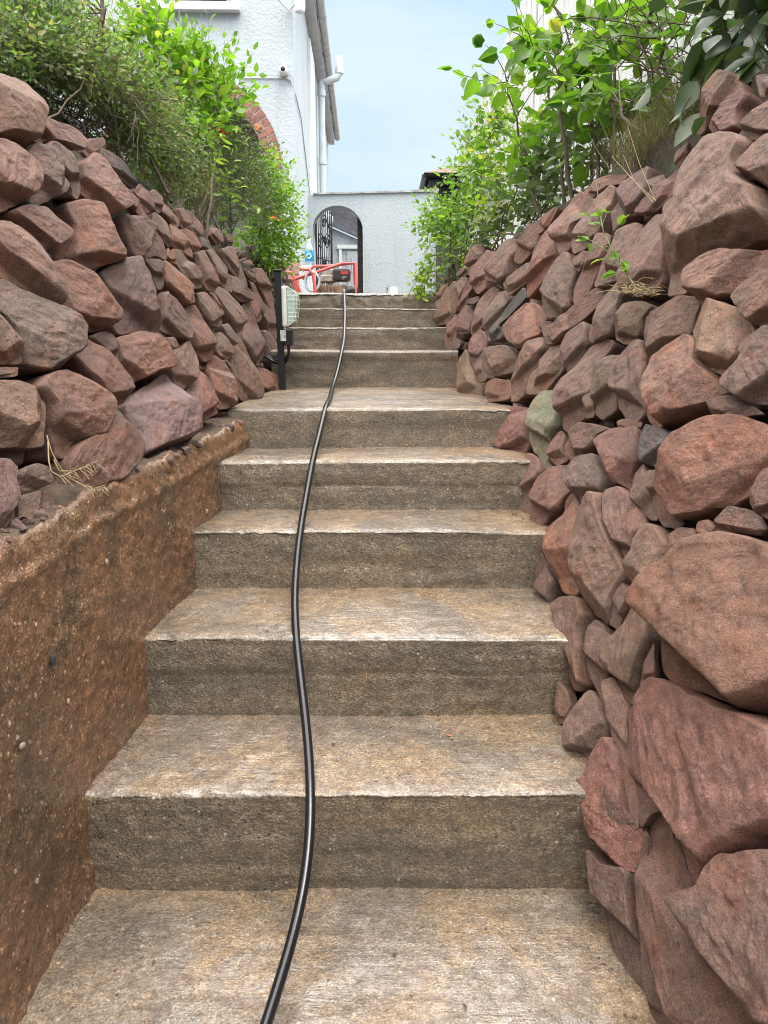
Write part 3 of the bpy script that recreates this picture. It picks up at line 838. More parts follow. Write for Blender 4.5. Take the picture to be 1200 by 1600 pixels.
    if side > 0: Z = np.minimum(Z, interp(Y, [-6, 2, 3, 4.6, 5.6, 7], [1.86, 1.80, 1.70, 1.60, 1.52, 1.47]) + .02)
    X = F_(Y, Z) + (-1 if side < 0 else 1) * (.16 + .03 * fbm(np.stack([Y * 9, Z * 9, 0 * Z], -1), 3, 3))
    V = np.stack([X, Y, Z], -1).reshape(-1, 3)
    F = grid_faces(len(ys), len(zs))
    link('earth_packing', np_mesh('earth_packing', V, [F]), M['soil'], root)
    return root


wall_l = build_rock_wall(-1, STONES_LEFT, 'dry stacked red rock wall standing on a gritty brown concrete base, shrubs on top', (-.75, 2.6, .85),
                         {(187, 262): 'flat grey slate on edge', (68, 505): 'large pitted grey stone', (210, 465): 'mauve grey blocky stone', (248, 655): 'big squarish grey brown stone', (152, 365): 'orange red stone with a crack across it'})
wall_r = build_rock_wall(1, STONES_RIGHT, 'leaning rough red boulder wall rising straight from the step ends below the wooden fence', (.6, 2.6, 0),
                         {(850, 660): 'pale green grey stone', (1130, 960): 'huge smooth orange red boulder', (1115, 320): 'tall smooth pinkish boulder', (920, 340): 'pale pinkish pointed stone', (1027, 697): 'dark grey stone'})

# gritty concrete base of the left wall
ys = np.arange(-1.2, 2.96, .009); tz = np.linspace(0, 1, 105)
Y, T = np.meshgrid(ys, tz, indexing='ij')
top = base_top(Y) + .012 * fbm(np.stack([Y * 6, 0 * Y, 0 * Y], -1), 4, 41) + .006 * vnoise(np.stack([Y * 28, 0 * Y, 0 * Y], -1), 4)
Z = -.06 + (top + .06) * T
X = left_base(Y)
pn = np.stack([X, Y, Z], -1)
disp = .007 * fbm(pn * 7, 4, 51) + .0055 * fbm(pn * 42, 3, 52) + .003 * vnoise(pn * 120, 53)
d_top = top - Z
led = np.clip((.052 + .014 * vnoise(np.stack([Y * 9, 0 * Y, 0 * Y], -1), 8) + .008 * vnoise(np.stack([Y * 40, 0 * Y, 0 * Y], -1), 9) - d_top) / .008, 0, 1)
disp = disp - .005 * led + .006 * np.exp(-((d_top - .066) / .010) ** 2)
disp = disp - .008 * np.clip((.03 - d_top) / .03, 0, 1) ** 2
brk = np.clip((fbm(pn * 3.1 + 4, 3, 57) - .25) * 6, 0, 1); disp -= .007 * brk
X = X + disp
V = [np.stack([X, Y, Z], -1)]
cap = np.stack([X[:, -1] - .11, Y[:, -1], top[:, -1] + .03], -1)[:, None, :]
rows = []
for s_ in np.linspace(.008, .13, 12):
    q_ = np.stack([X[:, -1] - s_, Y[:, -1], top[:, -1] + .002 + .012 * (s_ / .11)], -1)
    q_[:, 2] += .011 * fbm(q_ * 14, 4, 141) + .006 * vnoise(q_ * 48, 142) + .003 * vnoise(q_ * 120, 143); rows.append(q_[:, None, :])
link('ledge', np_mesh('ledge', np.concatenate(rows, 1).reshape(-1, 3), [grid_faces(len(ys), len(rows))[:, ::-1]]), soil_mat('gritty_ledge', ((.05, .036, .026), (.17, .115, .078))), wall_l)
V = np.concatenate([V[0], rows[0]], 1)
ch = fbm(V[:, -30:-12] * np.array([26, 26, 26]), 3, 58); V[:, -30:-12, 0] += .006 * ch
link('concrete_base', np_mesh('concrete_base', V.reshape(-1, 3), [grid_faces(V.shape[0], V.shape[1])[:, ::-1]]), M['base'], wall_l)
# loose pebbles showing in the base
rng = np.random.default_rng(77); pv = MB()
for k in range(26):
    y = rng.uniform(1.0, 2.7); z = rng.uniform(.3, float(base_top(y)) - .05)
    if z < float(stair_z(y)) + .02: continue
    r = rng.uniform(.003, .008); a = rng.uniform(0, pi)
    prof = [(r * .25, -.9 * r), (r * .8, -.5 * r), (r, 0), (r * .8, .5 * r), (r * .25, .85 * r)]
    n0 = len(pv.v); pv.lathe((0, 0, 0), [(q, h * .7) for q, h in prof], 9, 'X')
    for i in range(n0, len(pv.v)):
        q = Vector(pv.v[i]); q = Matrix.Rotation(a, 3, 'X') @ Vector((q.x, q.y * 1.4, q.z * .85)); pv.v[i] = (q.x + float(left_base(y)) + .001, q.y + y, q.z + z)
ob = pv.build('pebbles', simple_mat('mixed_pebble', (.3, .23, .17), .45, var=.7, vscale=14), wall_l, smooth=True); ob['kind'] = 'stuff'
r = .012; pb = MB(); pt = hit = None
pp = PY(64, 1036, 1.30); prof = [(r * .2, -.9 * r), (r * .75, -.5 * r), (r, 0), (r * .8, .5 * r), (r * .3, .85 * r)]
pb.lathe((0, 0, 0), [(q, h * .5) for q, h in prof], 14, 'X'); z64 = float(pp[2])
pb.v = [(x + float(left_base(1.36)) + .004, y * .75 + 1.36, z * 1.15 + .57) for x, y, z in pb.v]
pb.build('dark_pebble', simple_mat('dark_grey_pebble', (.035, .038, .045), .4, var=.3, vscale=90), wall_l, smooth=True)

# ------------------------------------------------------------------ the steps
D = [None, 1.454, 1.806, 2.198, 2.495, 2.817, 4.249, 4.70, 5.05, 5.40]
ZT = [0.0, .231, .440, .617, .782, .925, 1.126, 1.256, 1.380, 1.501]
stairs = empty('concrete_steps', (-.08, 1.45, 0), 'flight of wet brown concrete steps climbing between the two red rock walls', 'steps')


def step_mesh(i):
    y1 = D[i + 1] + .03 if i < 9 else 6.1
    prof = []                          # (y, z, kind)
    if i > 0:
        y0, z0, z1 = D[i], ZT[i - 1] - .03, ZT[i]
        n = max(8, int((z1 - z0) / (.0075 if i < 5 else .013)))
        for k in range(n): prof.append((y0, z0 + (z1 - .012 - z0) * k / n))
        for k in range(6): a = k / 5 * pi / 2; prof.append((y0 + .012 - .012 * cos(a) - .002, z1 - .012 + .012 * sin(a)))
        ystart = y0 + .016
    else:
        z1 = 0; ystart = -.6
    res = .0085 if i < 5 else .02
    n = max(6, int((y1 - ystart) / res))
    for k in range(n + 1): prof.append((ystart + (y1 - ystart) * k / n, z1))
    prof = np.array(prof)
    x0 = float(left_base(D[i] if i else 1.0)) - .07; x1 = float(right_base(D[i] if i else 1.0)) + (.055 if i else .12)
    nx = int((x1 - x0) / (.009 if i < 5 else .016))
    xs = np.linspace(x0, x1, nx)
    X = np.repeat(xs[None], len(prof), 0); Yg = np.repeat(prof[:, :1], nx, 1); Zg = np.repeat(prof[:, 1:], nx, 1)
    p = np.stack([X, Yg, Zg], -1) + i * 3.7
    dn = .0035 * fbm(p * 11, 4, 60 + i) + .0022 * fbm(p * 45, 3, 61) + .0012 * vnoise(p * 130, 62)
    isr = (Yg < (D[i] + .004 if i else -9)) & (Zg < z1 - .006)
    if i > 0:
        y0 = D[i]
        rel = (Zg - ZT[i - 1]) / (ZT[i] - ZT[i - 1])
        amp_ = .0018 if i in (1, 3, 5) else .003
        line = {1: .8, 2: .55, 3: .72, 4: .5, 5: .78, 6: .78, 7: .45, 8: .5, 9: .5}[i] + .02 * vnoise(np.stack([X * 4, 0 * X, 0 * X], -1), i)
        dn = dn - np.where(isr, amp_ * np.exp(-((rel - line) / .018) ** 2), 0)
        if i in (2, 4, 6): dn = dn + np.where(isr & (rel > line), .0075 if i == 6 else .002, 0)
        dn += np.where(isr, .004 * fbm(p * np.array([3, 8, 26]), 3, 65), 0)
        # chipped, worn nosing
        near = np.exp(-(((Yg - y0) / .02) ** 2 + ((Zg - z1) / .02) ** 2))
        dn -= near * (.002 + .007 * np.clip(fbm(p * 16, 4, 70 + i), 0, 1) + .004 * np.clip(vnoise(p * 60, 71), 0, 1))
        if i == 9: dn += np.where(isr, .016 * fbm(p * 22, 4, 80), 0); dn -= near * .008
    wob = .004 * vnoise(np.stack([X * 2.3, 0 * X + i, 0 * X], -1), 66)
    nY = np.where(isr, -1.0, 0.0); nZ = np.where(isr, 0.0, 1.0)
    Yg = Yg + nY * dn + np.where(isr, wob, 0); Zg = Zg + nZ * dn
    if i > 0: Zg = Zg + .004 * vnoise(np.stack([X * 1.7, 0 * X + i * 5, 0 * X], -1), 67) * np.clip((Zg - ZT[i - 1]) / .1, 0, 1)
    V = np.stack([X, Yg, Zg], -1)
    return np_mesh('step', V.reshape(-1, 3), [grid_faces(len(prof), nx)[:, ::-1]])


for i in range(0, 10):
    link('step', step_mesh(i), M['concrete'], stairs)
# ------------------------------------------------------------------ world and light
w = bpy.data.worlds.new('World'); scene.world = w; w.use_nodes = True
nt = w.node_tree; g = NT(nt); bg = nt.nodes['Background']
SUN_EL, SUN_AZ = radians(72), radians(145)            # azimuth measured from +Y towards +X
sky = g.n('ShaderNodeTexSky'); sky.sky_type = 'NISHITA'; sky.sun_disc = False
sky.sun_elevation = SUN_EL; sky.sun_rotation = SUN_AZ
tc = g.n('ShaderNodeTexCoord').outputs['Generated']
sep = g.n('ShaderNodeSeparateXYZ'); g.l(tc, sep.inputs[0])
cl1 = g.noise(g.mapping(tc, (2.2, 2.2, 5.0)), 1.0, 5, 0.55, 0.4)
# overcast layer: dim in view, boosted sharply above it for added fill and sheen
lum = g.ramp(sep.outputs['Z'], [(0.0, (4.9, 5.75, 6.2)), (0.13, (4.3, 5.4, 6.25)), (0.38, (3.5, 4.95, 6.3)), (0.46, (14, 15, 16)), (0.6, (30, 30.6, 31.2)), (1.0, (35, 35, 35))])
lum = g.mix(g.ramp(cl1, [(0.42, 0.0), (0.6, 1.0)]), lum, g.mix(1.0, lum, (1.3, 1.16, 1.07), 'MULTIPLY'))
col = g.mix(0.96, sky.outputs[0], lum)
g.l(col, bg.inputs['Color']); bg.inputs['Strength'].default_value = 0.1
sd = bpy.data.lights.new('sun', 'SUN'); sd.energy = 1.5; sd.angle = radians(25); sd.color = (1.0, .96, .9)
so = bpy.data.objects.new('sun', sd); COL.objects.link(so)
dv = Vector((sin(SUN_AZ) * cos(SUN_EL), cos(SUN_AZ) * cos(SUN_EL), sin(SUN_EL)))
so.rotation_euler = dv.to_track_quat('Z', 'Y').to_euler(); so.location = (2, 3, 9)
vs = scene.view_settings; vs.view_transform = 'Standard'; vs.look = 'None'; vs.gamma = 1.0; vs.exposure = 0.70
scene.cycles.max_bounces = 6; scene.cycles.diffuse_bounces = 1; scene.cycles.transparent_max_bounces = 4
scene.cycles.use_denoising = True; scene.cycles.filter_width = 1.0

# ------------------------------------------------------------------ ground
GZ = 1.47
def sheet(name, xs, ys, zfun, mat, rough=.02):
    X, Y = np.meshgrid(xs, ys, indexing='ij'); Z = zfun(X, Y)
    Z = Z + rough * fbm(np.stack([X * 4, Y * 4, 0 * X], -1), 4, 91)
    o = link(name, np_mesh(name, np.stack([X, Y, Z], -1).reshape(-1, 3), [grid_faces(len(xs), len(ys))]), mat)
    tag(o, kind='structure'); return o

geo_x = lambda a, b, n: a + (b - a) * np.linspace(0, 1, n) ** 2.2
def top_l(y): return 1.60 + .03 * np.sin(y * 2.1)
xs_l = np.linspace(0, 1, 60) ** 2.4
Yy = np.concatenate([np.linspace(-6, 7.0, 140), np.linspace(7.5, 200, 30)])
S, Y = np.meshgrid(xs_l, Yy, indexing='ij')
zl = interp(Y, [-6, 1, 3, 4.6, 5.6, 7], [1.66, 1.66, 1.64, 1.58, 1.5, GZ])
x0 = left_face(np.clip(Y, -1, 6.5), zl) - .04
x0 = np.where(Y > 5.6, -.58 + 0 * Y, x0)
X = x0 - S * 150
Z = zl + interp(Y, [-6, 1, 2, 3.2, 4.4], [.42, .42, .42, .34, .16]) * np.clip(S * 150 / .4, 0, 1) * np.clip((5.4 - Y) / 1.0, 0, 1) - .4 * (S < 1e-6)
Z = Z + .05 * fbm(np.stack([X * 3, Y * 3, 0 * X], -1), 4, 91) * np.clip(S * 150 * 3, 0, 1) * np.clip((6 - Y), 0, 1)
tag(link('ground', np_mesh('ground', np.stack([X, Y, Z], -1).reshape(-1, 3), [grid_faces(len(xs_l), len(Yy))[:, ::-1]]), M['earth']), kind='structure')
zr = interp(Y, [-6, 2, 3, 4.6, 5.6, 7], [1.86, 1.80, 1.70, 1.60, 1.52, GZ])
x0 = right_face(np.clip(Y, -1, 6.5), zr) + .04
x0 = np.where(Y > 5.9, .36 + 0 * Y, x0)
X = x0 + S * 150
rise = interp(Y, [-6, 2, 4, 6, 9], [.2, .2, .15, .08, 0])
Z = zr + rise * np.clip(S * 150 / .55, 0, 1) - .4 * (S < 1e-6)
Z = Z + .04 * fbm(np.stack([X * 3, Y * 3, 0 * X], -1), 4, 93) * np.clip(S * 150 * 3, 0, 1) * np.clip((6 - Y), 0, 1)
tag(link('ground', np_mesh('ground', np.stack([X, Y, Z], -1).reshape(-1, 3), [grid_faces(len(xs_l), len(Yy))]), M['earth']), kind='structure')
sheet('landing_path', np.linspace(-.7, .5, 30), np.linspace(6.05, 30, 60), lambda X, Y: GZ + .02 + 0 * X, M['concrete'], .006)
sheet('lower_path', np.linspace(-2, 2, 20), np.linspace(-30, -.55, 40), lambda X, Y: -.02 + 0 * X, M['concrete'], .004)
sheet('lower_ground', np.linspace(-200, 200, 12), np.linspace(-200, 200, 12), lambda X, Y: -.12 + 0 * X, M['earth'], 0)

# ------------------------------------------------------------------ house
HY = 9.5
def HX(u): return (u - CX) / F_PX                    # tangent
hp = lambda u, v: PY(u, v, HY)
corner_x = float(PY(462, 250, HY)[0])
house = empty('house', (corner_x, HY, GZ), 'tall white pebbledashed house with brick porch arch and white gutter behind the left shrubs', 'house')
HZ0, HZ1 = GZ - .05, 5.70
YAW = 31.0 / F_PX
def unrot(p): dx, dy = float(p[0]) - corner_x, float(p[1]) - HY; return (corner_x + dx * cos(YAW) + dy * sin(YAW), HY + dy * cos(YAW) - dx * sin(YAW), float(p[2]))
YB = 18.6
ac = hp(301, 265); AR_O = 133 / F_PX * HY * .985; AR_I = AR_O - .19
ax, az = float(ac[0]), float(ac[2])
# front wall polygon with the arched porch opening and the window opening
win0, win1 = hp(238, 13), hp(362, 13)
wx0, wx1, wz0 = float(win0[0]), float(win1[0]), float(win0[2]) + .02
wz1 = wz0 + .75
XL = corner_x - 7.5
def wall_panel(mb, x0, x1, z0, z1, y0=HY, y1=HY + .28):
    mb.box(x0, x1, y0, y1, z0, z1)
mb = MB()
wall_panel(mb, XL, ax - AR_I, HZ0, az)                         # left of the porch
wall_panel(mb, ax + AR_I, corner_x, HZ0, az)
zt = az + AR_I + .25
N = 28
pts = [(ax + AR_I * cos(pi * k / N), az + AR_I * sin(pi * k / N)) for k in range(N + 1)]
for k in range(N):                                             # spandrels above the arch
    (xa, za), (xb, zb) = pts[k], pts[k + 1]
    mb.hexa([(xb, HY, zb), (xa, HY, za), (xa, HY + .28, za), (xb, HY + .28, zb), (xb, HY, zt), (xa, HY, zt), (xa, HY + .28, zt), (xb, HY + .28, zt)])
wall_panel(mb, XL, ax - AR_I, az, zt); wall_panel(mb, ax + AR_I, corner_x, az, zt)
wall_panel(mb, XL, corner_x, zt, wz0)
wall_panel(mb, XL, wx0, wz0, wz1); wall_panel(mb, wx1, corner_x, wz0, wz1)
wall_panel(mb, XL, corner_x, wz1, HZ1)
# side wall
mb.box(corner_x - .28, corner_x, HY + .28, YB, HZ0, HZ1)
mb.box(XL, XL + .28, HY + .28, YB, HZ0, HZ1); mb.box(XL + .28, corner_x - .28, YB - .28, YB, HZ0, HZ1)
hw = mb.build('wall', M['render'], house)
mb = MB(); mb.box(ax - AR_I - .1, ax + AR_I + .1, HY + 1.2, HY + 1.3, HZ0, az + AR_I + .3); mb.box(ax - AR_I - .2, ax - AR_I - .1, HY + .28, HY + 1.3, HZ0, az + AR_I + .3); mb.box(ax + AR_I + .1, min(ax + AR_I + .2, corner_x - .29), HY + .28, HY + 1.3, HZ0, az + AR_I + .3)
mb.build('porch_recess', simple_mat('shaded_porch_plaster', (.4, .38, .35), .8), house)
# brick arch: wedge bricks over a mortar ring
arch = MB(); nb = 33
for k in range(N):
    (a0, a1) = (pi * k / N, pi * (k + 1) / N)
    c = []
    for rr, yy in ((AR_I - .004, HY - .012), (AR_O - .004, HY - .012), (AR_O - .004, HY + .1), (AR_I - .004, HY + .1)):
        pass
    q = lambda r, a, y: (ax + r * cos(a), y, az + r * sin(a))
    arch.hexa([q(AR_I - .004, a1, HY - .012), q(AR_I - .004, a0, HY - .012), q(AR_I - .004, a0, HY + .27), q(AR_I - .004, a1, HY + .27),
               q(AR_O - .004, a1, HY - .012), q(AR_O - .004, a0, HY - .012), q(AR_O - .004, a0, HY + .27), q(AR_O - .004, a1, HY + .27)])
porch = arch.build('porch_arch', simple_mat('pale_mortar', (.55, .48, .44), .9, var=.2), house)
bm_ = MB()
for k in range(nb):
    a0 = pi * (k + .09) / nb; a1 = pi * (k + .91) / nb
    for (r0, r1) in ((AR_I, AR_I + (AR_O - AR_I) * .46), (AR_I + (AR_O - AR_I) * .53, AR_O)) if k % 2 else ((AR_I, AR_O),):
        bm_.hexa([q(r0, a1, HY - .02), q(r0, a0, HY - .02), q(r0, a0, HY + .06), q(r0, a1, HY + .06), q(r1, a1, HY - .02), q(r1, a0, HY - .02), q(r1, a0, HY + .06), q(r1, a1, HY + .06)])
bm_.build('brickwork', simple_mat('weathered_brick', (.27, .125, .10), .85, var=.45, vscale=7, bump=(60, .4, .01)), porch)
# window
wn = MB(); fr = .06
for (x0, x1, z0, z1) in ((wx0, wx1, wz0, wz0 + fr), (wx0, wx1, wz1 - fr, wz1), (wx0, wx0 + fr, wz0 + fr, wz1 - fr), (wx1 - fr, wx1, wz0 + fr, wz1 - fr)):
    wn.box(x0 + .002, x1 - .002, HY + .03, HY + .11, z0 + .002, z1 - .002)
for (x0, x1, z0, z1) in ((wx0 + .08, wx1 - .08, wz0 + .08, wz0 + .125), (wx0 + .08, wx0 + .125, wz0 + .125, wz1 - .08), (wx1 - .125, wx1 - .08, wz0 + .125, wz1 - .08)):
    wn.box(x0, x1, HY + .02, HY + .09, z0, z1)
win = wn.build('window', M['upvc'], house, bevel=.006)
m, ntt, b = new_mat('reeded_glass'); gg = NT(ntt)
tcc = gg.n('ShaderNodeTexCoord').outputs['Object']
wv = gg.n('ShaderNodeTexWave'); wv.bands_direction = 'X'; wv.inputs['Scale'].default_value = 8; gg.l(tcc, wv.inputs['Vector'])
gg.l(gg.ramp(wv.outputs['Fac'], [(.25, (.3, .36, .42)), (.7, (.62, .68, .73))]), b.inputs['Base Color']); b.inputs['Roughness'].default_value = .12
M['glass'] = m
MB().box(wx0 + .1, wx1 - .1, HY + .055, HY + .065, wz0 + .1, wz1 - .1).build('pane', M['glass'], win)
MB().box(wx0 - .1, wx1 + .1, HY - .09, HY + .05, wz0 - .075, wz0 + .0).build('sill', M['upvc'], win, bevel=.008)
# eaves along the side wall: soffit, fascia, gutter, roof
soffit = MB(); ez = float(PY(512, 208, YB)[2])
ez = 5.60
OV = .135
soffit.box(corner_x + .002, corner_x + OV, HY + .3, YB + .2, ez, ez + .03)
soffit.box(corner_x + OV - .03, corner_x + OV, HY + .3, YB + .2, ez + .03, ez + .2)
soffit.build('soffit', M['gutter'], house)
gt = MB(); gr = .062
gp = [(gr * cos(a), gr * sin(a)) for a in np.linspace(pi, 2 * pi, 9)] + [(gr * .86 * cos(a), gr * .86 * sin(a)) for a in np.linspace(2 * pi, pi, 9)]
gx, gz = corner_x + OV + gr + .004, ez + .15
gt.prism([(gx + a, HY + .25, gz + b_) for a, b_ in gp], (0, YB - HY - .02, 0))
gut = gt.build('gutter', M['gutter'], house, smooth=True)
for yy in np.arange(HY + 1.2, YB + .1, 1.45):
    gp2 = [((gr + .008) * cos(a), (gr + .008) * sin(a)) for a in np.linspace(pi, 2 * pi, 9)]
    MB().prism([(gx + a, yy, gz + b_) for a, b_ in gp2], (0, .1, 0)).build('joint_clip', M['gutter'], gut)
rf = MB(); rx, rz = corner_x + OV + .05, ez + .24
ridge = (XL + corner_x) / 2
rf.hexa([(ridge, HY - .1, rz + 2.6), (rx, HY - .1, rz), (rx, YB + .3, rz), (ridge, YB + .3, rz + 2.6), (ridge, HY - .1, rz + 2.68), (rx, HY - .1, rz + .06), (rx, YB + .3, rz + .06), (ridge, YB + .3, rz + 2.68)])
rf.hexa([(XL - .3, HY - .1, rz), (ridge, HY - .1, rz + 2.602), (ridge, YB + .3, rz + 2.602), (XL - .3, YB + .3, rz), (XL - .3, HY - .1, rz + .06), (ridge, HY - .1, rz + 2.682), (ridge, YB + .3, rz + 2.682), (XL - .3, YB + .3, rz + .06)])
rf.build('roof', M['slate'], house)
gb = MB(); gb.prism([(XL, HY + .002, HZ1 + .001), (corner_x, HY + .002, HZ1 + .001), (ridge, HY + .002, HZ1 + 2.6)], (0, .26, 0)); gb.build('gable', M['render'], house)
# soil pipe with swan neck
sy = 14.0
px_ = corner_x + .09
pipe = MB(); r = .056
zb_, zt_ = GZ, float(PY(500, 140, sy)[2])
pipe.tube([(px_, sy, zb_), (px_, sy, zt_)], r, 14)
e1 = PY(505, 128, sy); e2 = PY(527, 121, sy); e3 = PY(529.5, 113, sy); e4 = PY(528.5, 88, sy)
e1, e2, e3, e4 = (unrot(e_) for e_ in (e1, e2, e3, e4))
bx_ = lambda t: (float(t[0]), sy, float(t[2]))
pipe.tube([(px_, sy, zt_ - .02), (px_ + .01, sy, zt_ + .12), (px_ + .06, sy, float(e1[2])), bx_(e2), (float(e3[0]), sy, float(e2[2]) + .06), (float(e3[0]) + .01, sy, float(e3[2])), (float(e3[0]) + .01, sy, float(e4[2]))], r, 14)
sp = pipe.build('soil_pipe', M['pipe'], house, smooth=True)
for (xx, zz) in ((px_, zt_ - .06), (px_, 2.7), (px_, 4.2), (float(e3[0]) + .01, float(e3[2]) + .03)):
    MB().lathe((xx, sy, zz), [(r + .001, -.05), (r + .012, -.048), (r + .012, .048), (r + .001, .05)], 16).build('pipe_collar', M['pipe'], sp, smooth=True)
sw = MB(); sw.box(corner_x + .0, corner_x + .045, 11.9, 12.9, 2.9, 5.35); sw.build('window', M['upvc'], house)
# camera, light and cable fixed to the front wall
cc = hp(444, 113)
cm = MB(); cm.lathe((float(cc[0]), HY - .035, float(cc[2])), [(.045, .035), (.05, 0), (.05, -.02), (.03, -.05)], 16, 'Y'); cm.box(float(cc[0]) - .03, float(cc[0]) + .03, HY - .03, HY - .001, float(cc[2]) + .02, float(cc[2]) + .11)
cm.lathe((float(cc[0]), HY - .1, float(cc[2]) - .01), [(.048, .035), (.055, .0), (.048, -.03), (.03, -.045)], 16, 'Y')
cam_o = cm.build('security_camera', M['upvc'], house, smooth=True)
MB().lathe((float(cc[0]), HY - .148, float(cc[2]) - .01), [(.026, 0), (.02, -.008), (.006, -.012)], 14, 'Y').build('lens', M['black'], cam_o)
fl = hp(474, 12); fx, fz = float(fl[0]) - .03, float(fl[2])
fm = MB(); fm.lathe((fx, HY - .12, fz - .09), [(.05, -.0), (.06, .03), (.06, .16), (.03, .18)], 16); fm.box(fx - .03, fx + .03, HY - .1, HY - .001, fz, fz + .08)
flo = fm.build('outside_light', M['upvc'], house, smooth=True)
k1, k2, k3 = hp(436, 6), hp(452, 18), hp(470, 4)
MB().tube([(float(k1[0]), HY - .12, float(k1[2])), (float(k2[0]), HY - .03, float(k2[2])), (float(k3[0]), HY - .12, float(k3[2]))], .012, 8).build('bracket', M['upvc'], flo, smooth=True)
cb = MB(); c1, c2 = hp(380, 123), hp(446, 122)
pth = [(float(c1[0]), HY - .012, float(c1[2])), (float(c2[0]), HY - .012, float(c2[2])), (float(c2[0]) + .06, HY - .012, float(c2[2]) - .03), (corner_x + .012, HY + .02, float(c2[2]) - .16)]
for (yy, zz) in ((10.3, 3.9), (11.3, 3.45), (12.2, 3.05), (13.1, 2.7), (13.9, 2.4)): pth.append((corner_x + .012, yy, zz))
cb.tube(pth, .007, 6); cb.build('cable', simple_mat('pale_grey_cable', (.5, .52, .53), .6), house, smooth=True)

house.rotation_euler = (0, 0, YAW)
# ------------------------------------------------------------------ garden wall with arched opening
GY = 11.5
gp_ = lambda u, v: PY(u, v, GY)
gw = empty('garden_wall', (-.3, GY, GZ), 'white rendered garden wall with an arched opening joining the house', 'garden wall')
xa0, xa1 = float(gp_(476, 400)[0]), float(gp_(681, 400)[0])
ax0, ax1 = float(gp_(489, 400)[0]), float(gp_(567, 400)[0])
acx = (ax0 + ax1) / 2; ar = (ax1 - ax0) / 2
atop = float(gp_(528, 321)[2]); spz = atop - ar * .93
ztl, ztr = float(gp_(476, 305)[2]), float(gp_(672, 300)[2])
wt = .24
mb = MB()
def ztop(x): return ztl + (ztr - ztl) * (x - xa0) / (xa1 - xa0)
mb.box(corner_x - .3, ax0, GY, GY + wt, GZ - .05, spz); mb.box(ax1, xa1, GY, GY + wt, GZ - .05, spz)
def slab(x0, x1, zb0, zb1):
    mb.hexa([(x0, GY, zb0), (x1, GY, zb1), (x1, GY + wt, zb1), (x0, GY + wt, zb0), (x0, GY, ztop(x0)), (x1, GY, ztop(x1)), (x1, GY + wt, ztop(x1)), (x0, GY + wt, ztop(x0))])
slab(corner_x - .3, ax0, spz, spz); slab(ax1, xa1, spz, spz)
NA = 26
ap = [(acx - ar * cos(pi * k / NA), spz + ar * .93 * sin(pi * k / NA)) for k in range(NA + 1)]
for k in range(NA): slab(ap[k][0], ap[k + 1][0], ap[k][1], ap[k + 1][1])
mb.build('wall', M['render2'], gw)
cp = MB()
xs = np.linspace(corner_x + .02, xa1 + .03, 40)
for k in range(39):
    t = .022 + .02 * max(0, (k - 26) / 13) + .006 * random.random()
    cp.hexa([(xs[k], GY - .03, ztop(xs[k]) + .002), (xs[k + 1], GY - .03, ztop(xs[k + 1]) + .002), (xs[k + 1], GY + wt + .03, ztop(xs[k + 1]) + .002), (xs[k], GY + wt + .03, ztop(xs[k]) + .002),
             (xs[k], GY - .03, ztop(xs[k]) + t), (xs[k + 1], GY - .03, ztop(xs[k + 1]) + t), (xs[k + 1], GY + wt + .03, ztop(xs[k + 1]) + t), (xs[k], GY + wt + .03, ztop(xs[k]) + t)])
cp.build('coping', simple_mat('grey_weathered_coping', (.42, .43, .42), .85, var=.35, vscale=9), gw)

# wrought iron gate standing open behind the arch
gate = empty('iron_gate', (ax0 + .03, GY + wt, GZ), 'black wrought iron scroll gate standing open in the white arch', 'gate')
ang = radians(74); gx0, gy0 = ax0 + .03, GY + wt + .01
W_ = .66; H_ = 1.72
def gq(s, h): return (gx0 + s * W_ * cos(ang) * 1.0, gy0 + s * W_ * sin(ang), GZ + .06 + h)
fm = MB()
arc = [gq(t, H_ - .34 * (1 - sin(pi / 2 * min(1, t * 1.15)))) for t in np.linspace(0, 1, 12)]
fm.tube([gq(0, 0), gq(0, H_ - .34)] + arc + [gq(1, 0)], .014, 8); fm.tube([gq(0, .04), gq(1, .04)], .011, 6); fm.tube([gq(0, .75), gq(1, .75)], .011, 6); fm.tube([gq(0, .88), gq(1, .88)], .009, 6)
fm.build('frame', M['iron'], gate, smooth=True)
for s in np.linspace(.13, .87, 7):
    MB().tube([gq(s, .02), gq(s, H_ - .34 * (1 - sin(pi / 2 * min(1, s * 1.15))))], .008, 6).build('bar', M['iron'], gate, smooth=True)
for (sc, hc, rr) in ((.25, .45, .12), (.72, .45, .12), (.28, 1.12, .13), (.7, 1.15, .13), (.5, 1.42, .11), (.5, .2, .1), (.5, .82, .06)):
    pts = []
    for t in np.linspace(0, 3.6 * pi, 34):
        rad_ = rr * (1 - t / (4.2 * pi)); pts.append(gq(sc + rad_ * cos(t) / W_, hc + rad_ * sin(t)))
    MB().tube(pts, .009, 6).build('scroll', M['iron'], gate, smooth=True)
gpost = empty('gate_post', (ax1, GY + .1, GZ), 'dark weathered wooden post at the right side of the white arch', 'post')
b = MB(); b.box(ax1 - .085, ax1 - .012, GY + wt + .01, GY + wt + .12, GZ - .05, GZ + 1.55); b.build('post', M['darkwood'], gpost, bevel=.008)
b = MB()
for k in range(9): b.box(ax1 - .01, ax1 + .06, GY + wt + .03, GY + wt + .06, GZ + .05 + k * .16, GZ + .17 + k * .16)
b.build('slats', simple_mat('grey_trellis_slat', (.2, .2, .19), .8, var=.4), gpost)

